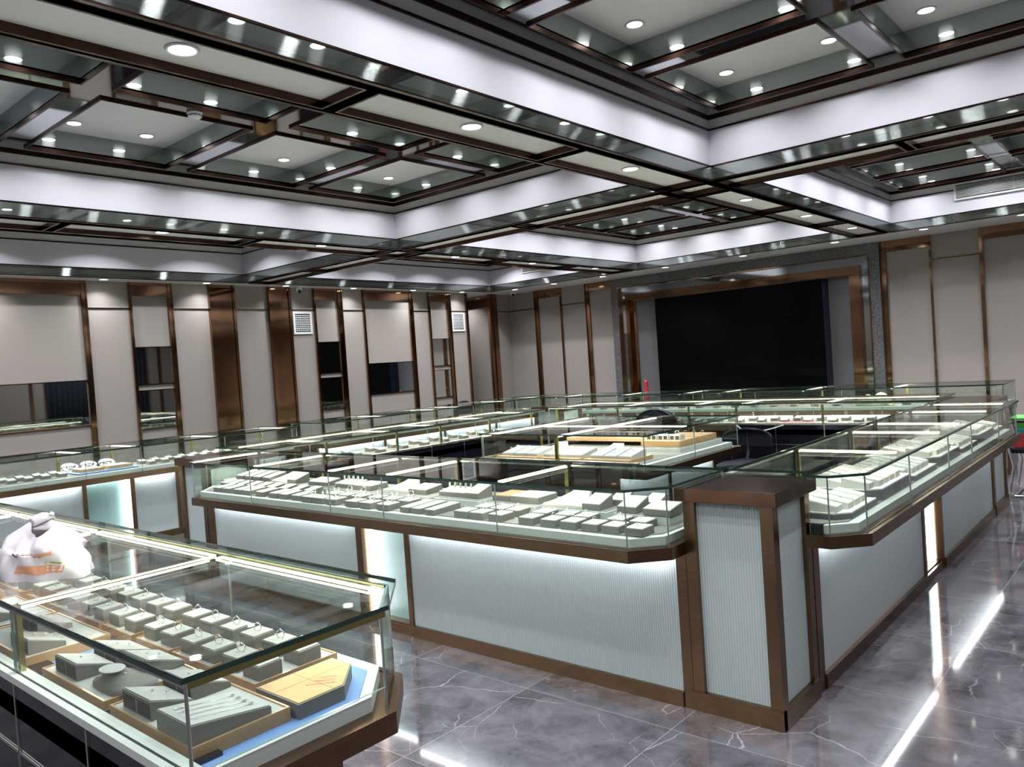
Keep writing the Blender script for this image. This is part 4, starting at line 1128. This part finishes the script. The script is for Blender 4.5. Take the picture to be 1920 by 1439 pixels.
for k, (y0, y1) in enumerate(((3.05, 3.27), (3.31, 3.55))):
    t = thing('oak_tray', f'oak tray on the flat blue tray in the leftmost counter, {("nearer", "farther")[k]} one', 'tray', (-8.38, (y0+y1)/2, ZM+.014), group='oak trays on the blue tray')
    MB().box(-.12, .12, -(y1-y0)/2, (y1-y0)/2, 0, .030).build('rim', 'wood', t)
    MB().box(-.112, .112, -(y1-y0)/2+.008, (y1-y0)/2-.008, .030, .033).build('felt', 'greyvelvet', t)
for k, y in enumerate((3.08, 3.26, 3.44)):
    t = thing('oval_dish', f'silver oval dish propped up in the leftmost counter, {ORD[k]} from the left', 'dish', (-8.62, y, ZM), group='silver oval dishes')
    n = 28; mb = MB(); vs = []
    for rr, dz in ((0, -.004), (.7, -.004), (1, .004), (1.0, .008)):
        for j in range(n):
            a = 2*PI*j/n; u, v = .062*rr*math.cos(a), .085*rr*math.sin(a)
            vs.append((u*.75-dz*.6, v, .048-u*.62+dz))
    mb.add(vs, [(i*n+j, i*n+(j+1) % n, (i+1)*n+(j+1) % n, (i+1)*n+j) for i in range(3) for j in range(n)], 0, True)
    mb.build('dish', 'pewter', t, solid=.002)
    MB().box(-.05, -.035, -.01, .01, 0, .07).build('prop', 'cream', t)
    for q in range(5): MB().lathe([(0, 0), (.010, .004), (.011, .010), (0, .015)], (-.02+.012*(q % 3), -.05+.024*q, .058), 8).build('nugget', 'pewter', t)
row_case(22, (-8.34, 10.15), (0, -.19), (.08, .10), 'small grey block, {} from the far end, farther left wall counter', 'small grey blocks in the farther left counter', rz=PI/2)
row_case(24, (-8.25, 10.12), (.27, 0), (.10, .08), 'small pale block, {} from the left, counter before the video wall', 'small pale blocks in the farthest counter', rings=False, top='cream')
row_case(10, (-6.20, 4.2), (0, .30), (.16, .12), 'cream block, {} from the near end, left island counter', 'cream blocks in the left island counter', rz=PI/2, top='cream', side='cream')
row_case(10, (-6.42, 4.25), (0, .30), (.10, .10), 'small cream block, {} from the near end, back row of the left island counter', 'small cream blocks in the left island counter', rz=PI/2, top='cream')
row_case(17, (-5.9, 7.98), (.245, 0), (.15, .12), 'cream block, {} from the left, rear island counter', 'cream blocks in the rear island counter', top='cream', side='cream', hh=(.05, .055))
row_case(17, (-5.85, 8.22), (.245, 0), (.12, .10), 'small cream block, {} from the left, back row of the rear island counter', 'small cream blocks in the rear island counter', top='cream', side='cream', hh=(.06, .065))
t = thing('display_tray', 'red tray in the rear island counter, right of the middle', 'tray', (-3.05, 7.86, ZM))
MB().box(-.20, .20, -.035, .035, 0, .022).build('base', 'pink', t, bevel=.002)

# ---- middle case: oak trays with grey pieces; the rear right corner holds a higher deck
def oak(x0, x1, y0, y1, z, label, h=.03):
    t = thing('oak_tray', label, 'tray', ((x0+x1)/2, (y0+y1)/2, z), group='oak trays in the middle case')
    a, b = (x1-x0)/2, (y1-y0)/2
    MB().box(-a, a, -b, b, 0, h).build('base', 'wood', t, bevel=.002)
    return z+h
GM = 'grey pieces in the middle case'
k = 0
for i, x0 in enumerate((-4.48, -4.03, -3.58)):
    zt_ = oak(x0, x0+.41, 4.93, 5.28, ZM, f'oak tray in the near row of the middle case, {ORD[i]} from the left')
    for j in range(3):
        put('mid', mk_block(.118, .22, .02, .055, side='greyvelvet', top='greyvelvet'), x0+.075+.13*j, 5.10, zt_, 0, f'grey velvet ramp, {ORD[j]} from the left on the {ORD[i]} near oak tray', 'display block', GM)
        for q in range(2):
            put('ring_small', mk_ring(.012, .0014), x0+.075+.13*j, 5.05+.08*q, zt_+.037+.01*q, .5, f'ring on the {ORD[j]} ramp of the {ORD[i]} near oak tray, {("near", "far")[q]} one', 'ring', 'rings in the middle case')
for i, (x, y) in enumerate(((-4.22, 5.45), (-3.62, 5.42))):
    t = put('bust', mk_bust, x, y, ZM, 0, f'necklace slab in the middle case, {("left", "right")[i]} one', 'necklace display', 'necklace slabs in the middle case', (1.2, 1.0, 1.3))
zt_ = oak(-4.5, -3.6, 5.95, 6.30, ZM+.04, 'long oak tray at the back of the middle case')
for j in range(7):
    put('midb', mk_block(.09, .09, .04, .045, side='greyvelvet', top='greyvelvet', shaded_hollow=True), -4.4+.12*j, 6.1, zt_, PI, f'grey ring box at the back of the middle case, {ORD[j]} from the left', 'ring box', 'grey ring boxes in the middle case')
t = thing('riser', 'white riser at the right of the middle case', 'riser', (-3.33, 5.98, ZM))
MB().box(-.22, .20, -.35, .40, 0, .03).build('body', 'shelf_white', t)
MB().box(-.21, .19, -.34, .39, .03, .034).build('mat', 'mat_grey', t)
zt_ = oak(-3.52, -3.16, 5.68, 6.02, ZM+.034, 'thick oak tray on the white riser, middle case', .05)
for j in range(3):
    put('midb', mk_block(.09, .09, .04, .045, side='greyvelvet', top='greyvelvet', shaded_hollow=True), -3.45+.11*j, 5.78, zt_, PI, f'grey ring box on the thick oak tray, {ORD[j]} from the left', 'ring box', 'grey ring boxes on the thick oak tray')
    put('ring_mid', mk_ring(.016, .0018), -3.45+.11*j, 5.78, zt_+.046, .3, f'ring on the {ORD[j]} box of the thick oak tray', 'ring', 'rings on the thick oak tray')
zt_ = oak(-3.50, -3.16, 6.05, 6.34, ZM+.034, 'second thick oak tray at the back of the white riser', .05)
for j in range(4): put('ring_mid', mk_ring(.016, .0018), -3.45+.08*j, 6.18, zt_+.002, .3, f'ring standing on the second thick oak tray, {ORD[j]} from the left', 'ring', 'rings on the thick oak tray')

# yellow cloth in the farthest case
t = MB().grid(lambda u, v: (-3.15+.42*u, 10.0+.22*v+.02*math.sin(9*u), ZM+.004+(.12+.02*math.sin(7*u)*math.cos(5*v)+.012*math.sin(17*u+4*v))*min(1, 5*u, 5*(1-u), 5*v, 5*(1-v))), 30, 16).build('cloth', 'yellow_cloth', solid=.003)
tag(t, 'crumpled pale yellow cloth at the right end of the farthest counter', 'cloth')

# ---- office chairs
def office_chair(x, y, rz, label, zt=1.0):
    t = thing('office_chair', label, 'chair', (x, y, 0), rz)
    MB().lathe([(0, 0), (.03, 0), (.03, .42), (0, .42)], (0, 0, .06), 16).build('gas_lift', 'black', t)
    mb = MB()
    for i in range(5):
        a = 2*PI*i/5; mb.tube([(0, 0, .09), (.14*math.cos(a), .14*math.sin(a), .085), (.28*math.cos(a), .28*math.sin(a), .06)], .018, 8)
    mb.build('star_base', 'black', t)
    for i in range(5):
        a = 2*PI*i/5; MB().cyl((.28*math.cos(a), .28*math.sin(a), .0), .025, .045, 14).build('caster', 'black', t)
    MB().grid(lambda u, v: (.24*(2*u-1)*(1-.15*(2*v-1)**4), .24*(2*v-1)*(1-.15*(2*u-1)**4), .48+.012*math.cos(PI*(2*u-1))), 12, 12).build('seat', 'black_fab', t, solid=.05)
    zb = .60
    def back(u, v):
        h = zb+(zt-zb)*v; wmax = .235*math.sqrt(max(0, 1-max(0, (v-.55)/.45)**2.4))
        return ((2*u-1)*wmax, .22+.05*(1-(2*u-1)**2)-.01, h)
    MB().grid(back, 16, 14).build('backrest', 'black_fab', t, solid=.018)
    pts = []
    for i in range(21):
        a = PI*i/20; pts.append((.238*math.cos(a), .235+.03*math.sin(a), zb+.55*(zt-zb)+.46*(zt-zb)*math.sin(a)))
    MB().tube([(.238, .235, zb)]+pts+[(-.238, .235, zb)], .009, 8).build('back_frame', 'black', t)
    MB().tube([(0, .0, .46), (0, .2, .46), (0, .28, .55), (0, .27, .75)], .02, 8).build('back_support', 'black', t)
    return t
office_chair(-4.02, 6.98, PI+.1, 'black office chair with rounded back inside the island, behind the middle case', 1.05)
office_chair(-3.36, 7.26, .2, 'low black office chair at the right of the island, by the rear drawers', .78)
office_chair(-9.78, 9.75, -PI/2, 'black office chair between the left wall and the farther counter', 1.0)

# ---- visitor chair at the right edge with boxes on it
t = thing('visitor_chair', 'black chair with chrome sled base at the right edge, beyond the right counter', 'chair', (-1.12, 9.0, 0))
for s in (-1, 1):
    y = s*.24
    MB().tube([(-.25, y, .70), (-.27, y, .66), (-.20, y, .30), (-.24, y, .05), (-.20, y, .015), (.22, y, .015), (.26, y, .05), (.20, y, .42), (.22, y, .85)], .012, 10).build('sled_leg', 'chrome', t)
    MB().tube([(-.25, y, .70), (-.15, y, .73), (.10, y, .72), (.22, y, .66)], .016, 10).build('armrest', 'black', t)
MB().tube([(-.20, -.24, .015), (-.20, .24, .015)], .011, 8).build('cross_bar', 'chrome', t)
MB().box(-.24, .20, -.225, .225, .42, .47).build('seat', 'black_fab', t, bevel=.012)
MB().hexa([(.19,-.22,.50),(.21,-.22,.50),(.21,.22,.50),(.19,.22,.50)], [(.25,-.22,.92),(.27,-.22,.92),(.27,.22,.92),(.25,.22,.92)]).build('backrest', 'black_fab', t)
o = MB().box(-.20, .16, -.19, .19, 0, .13).build('box', 'red', bevel=.004); o.location = (-1.12, 9.0, .47); tag(o, 'red box on the seat of the visitor chair, lowest of the pile', 'box', 'boxes piled on the chair')
o = MB().box(-.19, .15, -.18, .18, 0, .05).build('box', 'teal', bevel=.003); o.location = (-1.12, 9.0, .60); tag(o, 'dark teal box on the red box, visitor chair', 'box', 'boxes piled on the chair')
t = thing('plastic_tub', 'bright green plastic tub holding white tissue, on top of the pile', 'tub', (-1.12, 9.0, .65))
MB().hexa([(-.17,-.15,0),(.14,-.15,0),(.14,.15,0),(-.17,.15,0)], [(-.22,-.18,.10),(.18,-.18,.10),(.18,.18,.10),(-.22,.18,.10)]).build('tub_body', 'green', t, bevel=.004)
MB().box(-.225, .185, -.185, .185, .095, .104).build('rim', 'green', t)
o = MB().grid(lambda u, v: (.24*(u-.5), .22*(v-.5), .004+(.06+.02*math.sin(9*u)*math.cos(7*v))*math.sin(PI*u)*math.sin(PI*v)), 14, 14).build('tissue', 'white_plastic', solid=.002)
o.location = (-1.12, 9.0, .755); tag(o, 'crumpled white tissue in the green tub', 'tissue')

# charging cable hanging at the rear drawers
t = MB().tube([(-3.62, 7.733, .80), (-3.55, 7.728, .74), (-3.42, 7.726, .725), (-3.25, 7.728, .76), (-3.12, 7.733, .80)], .006, 6).build('cable', 'white_plastic')
tag(t, 'pale cable hanging in front of the rear island drawers', 'cable')
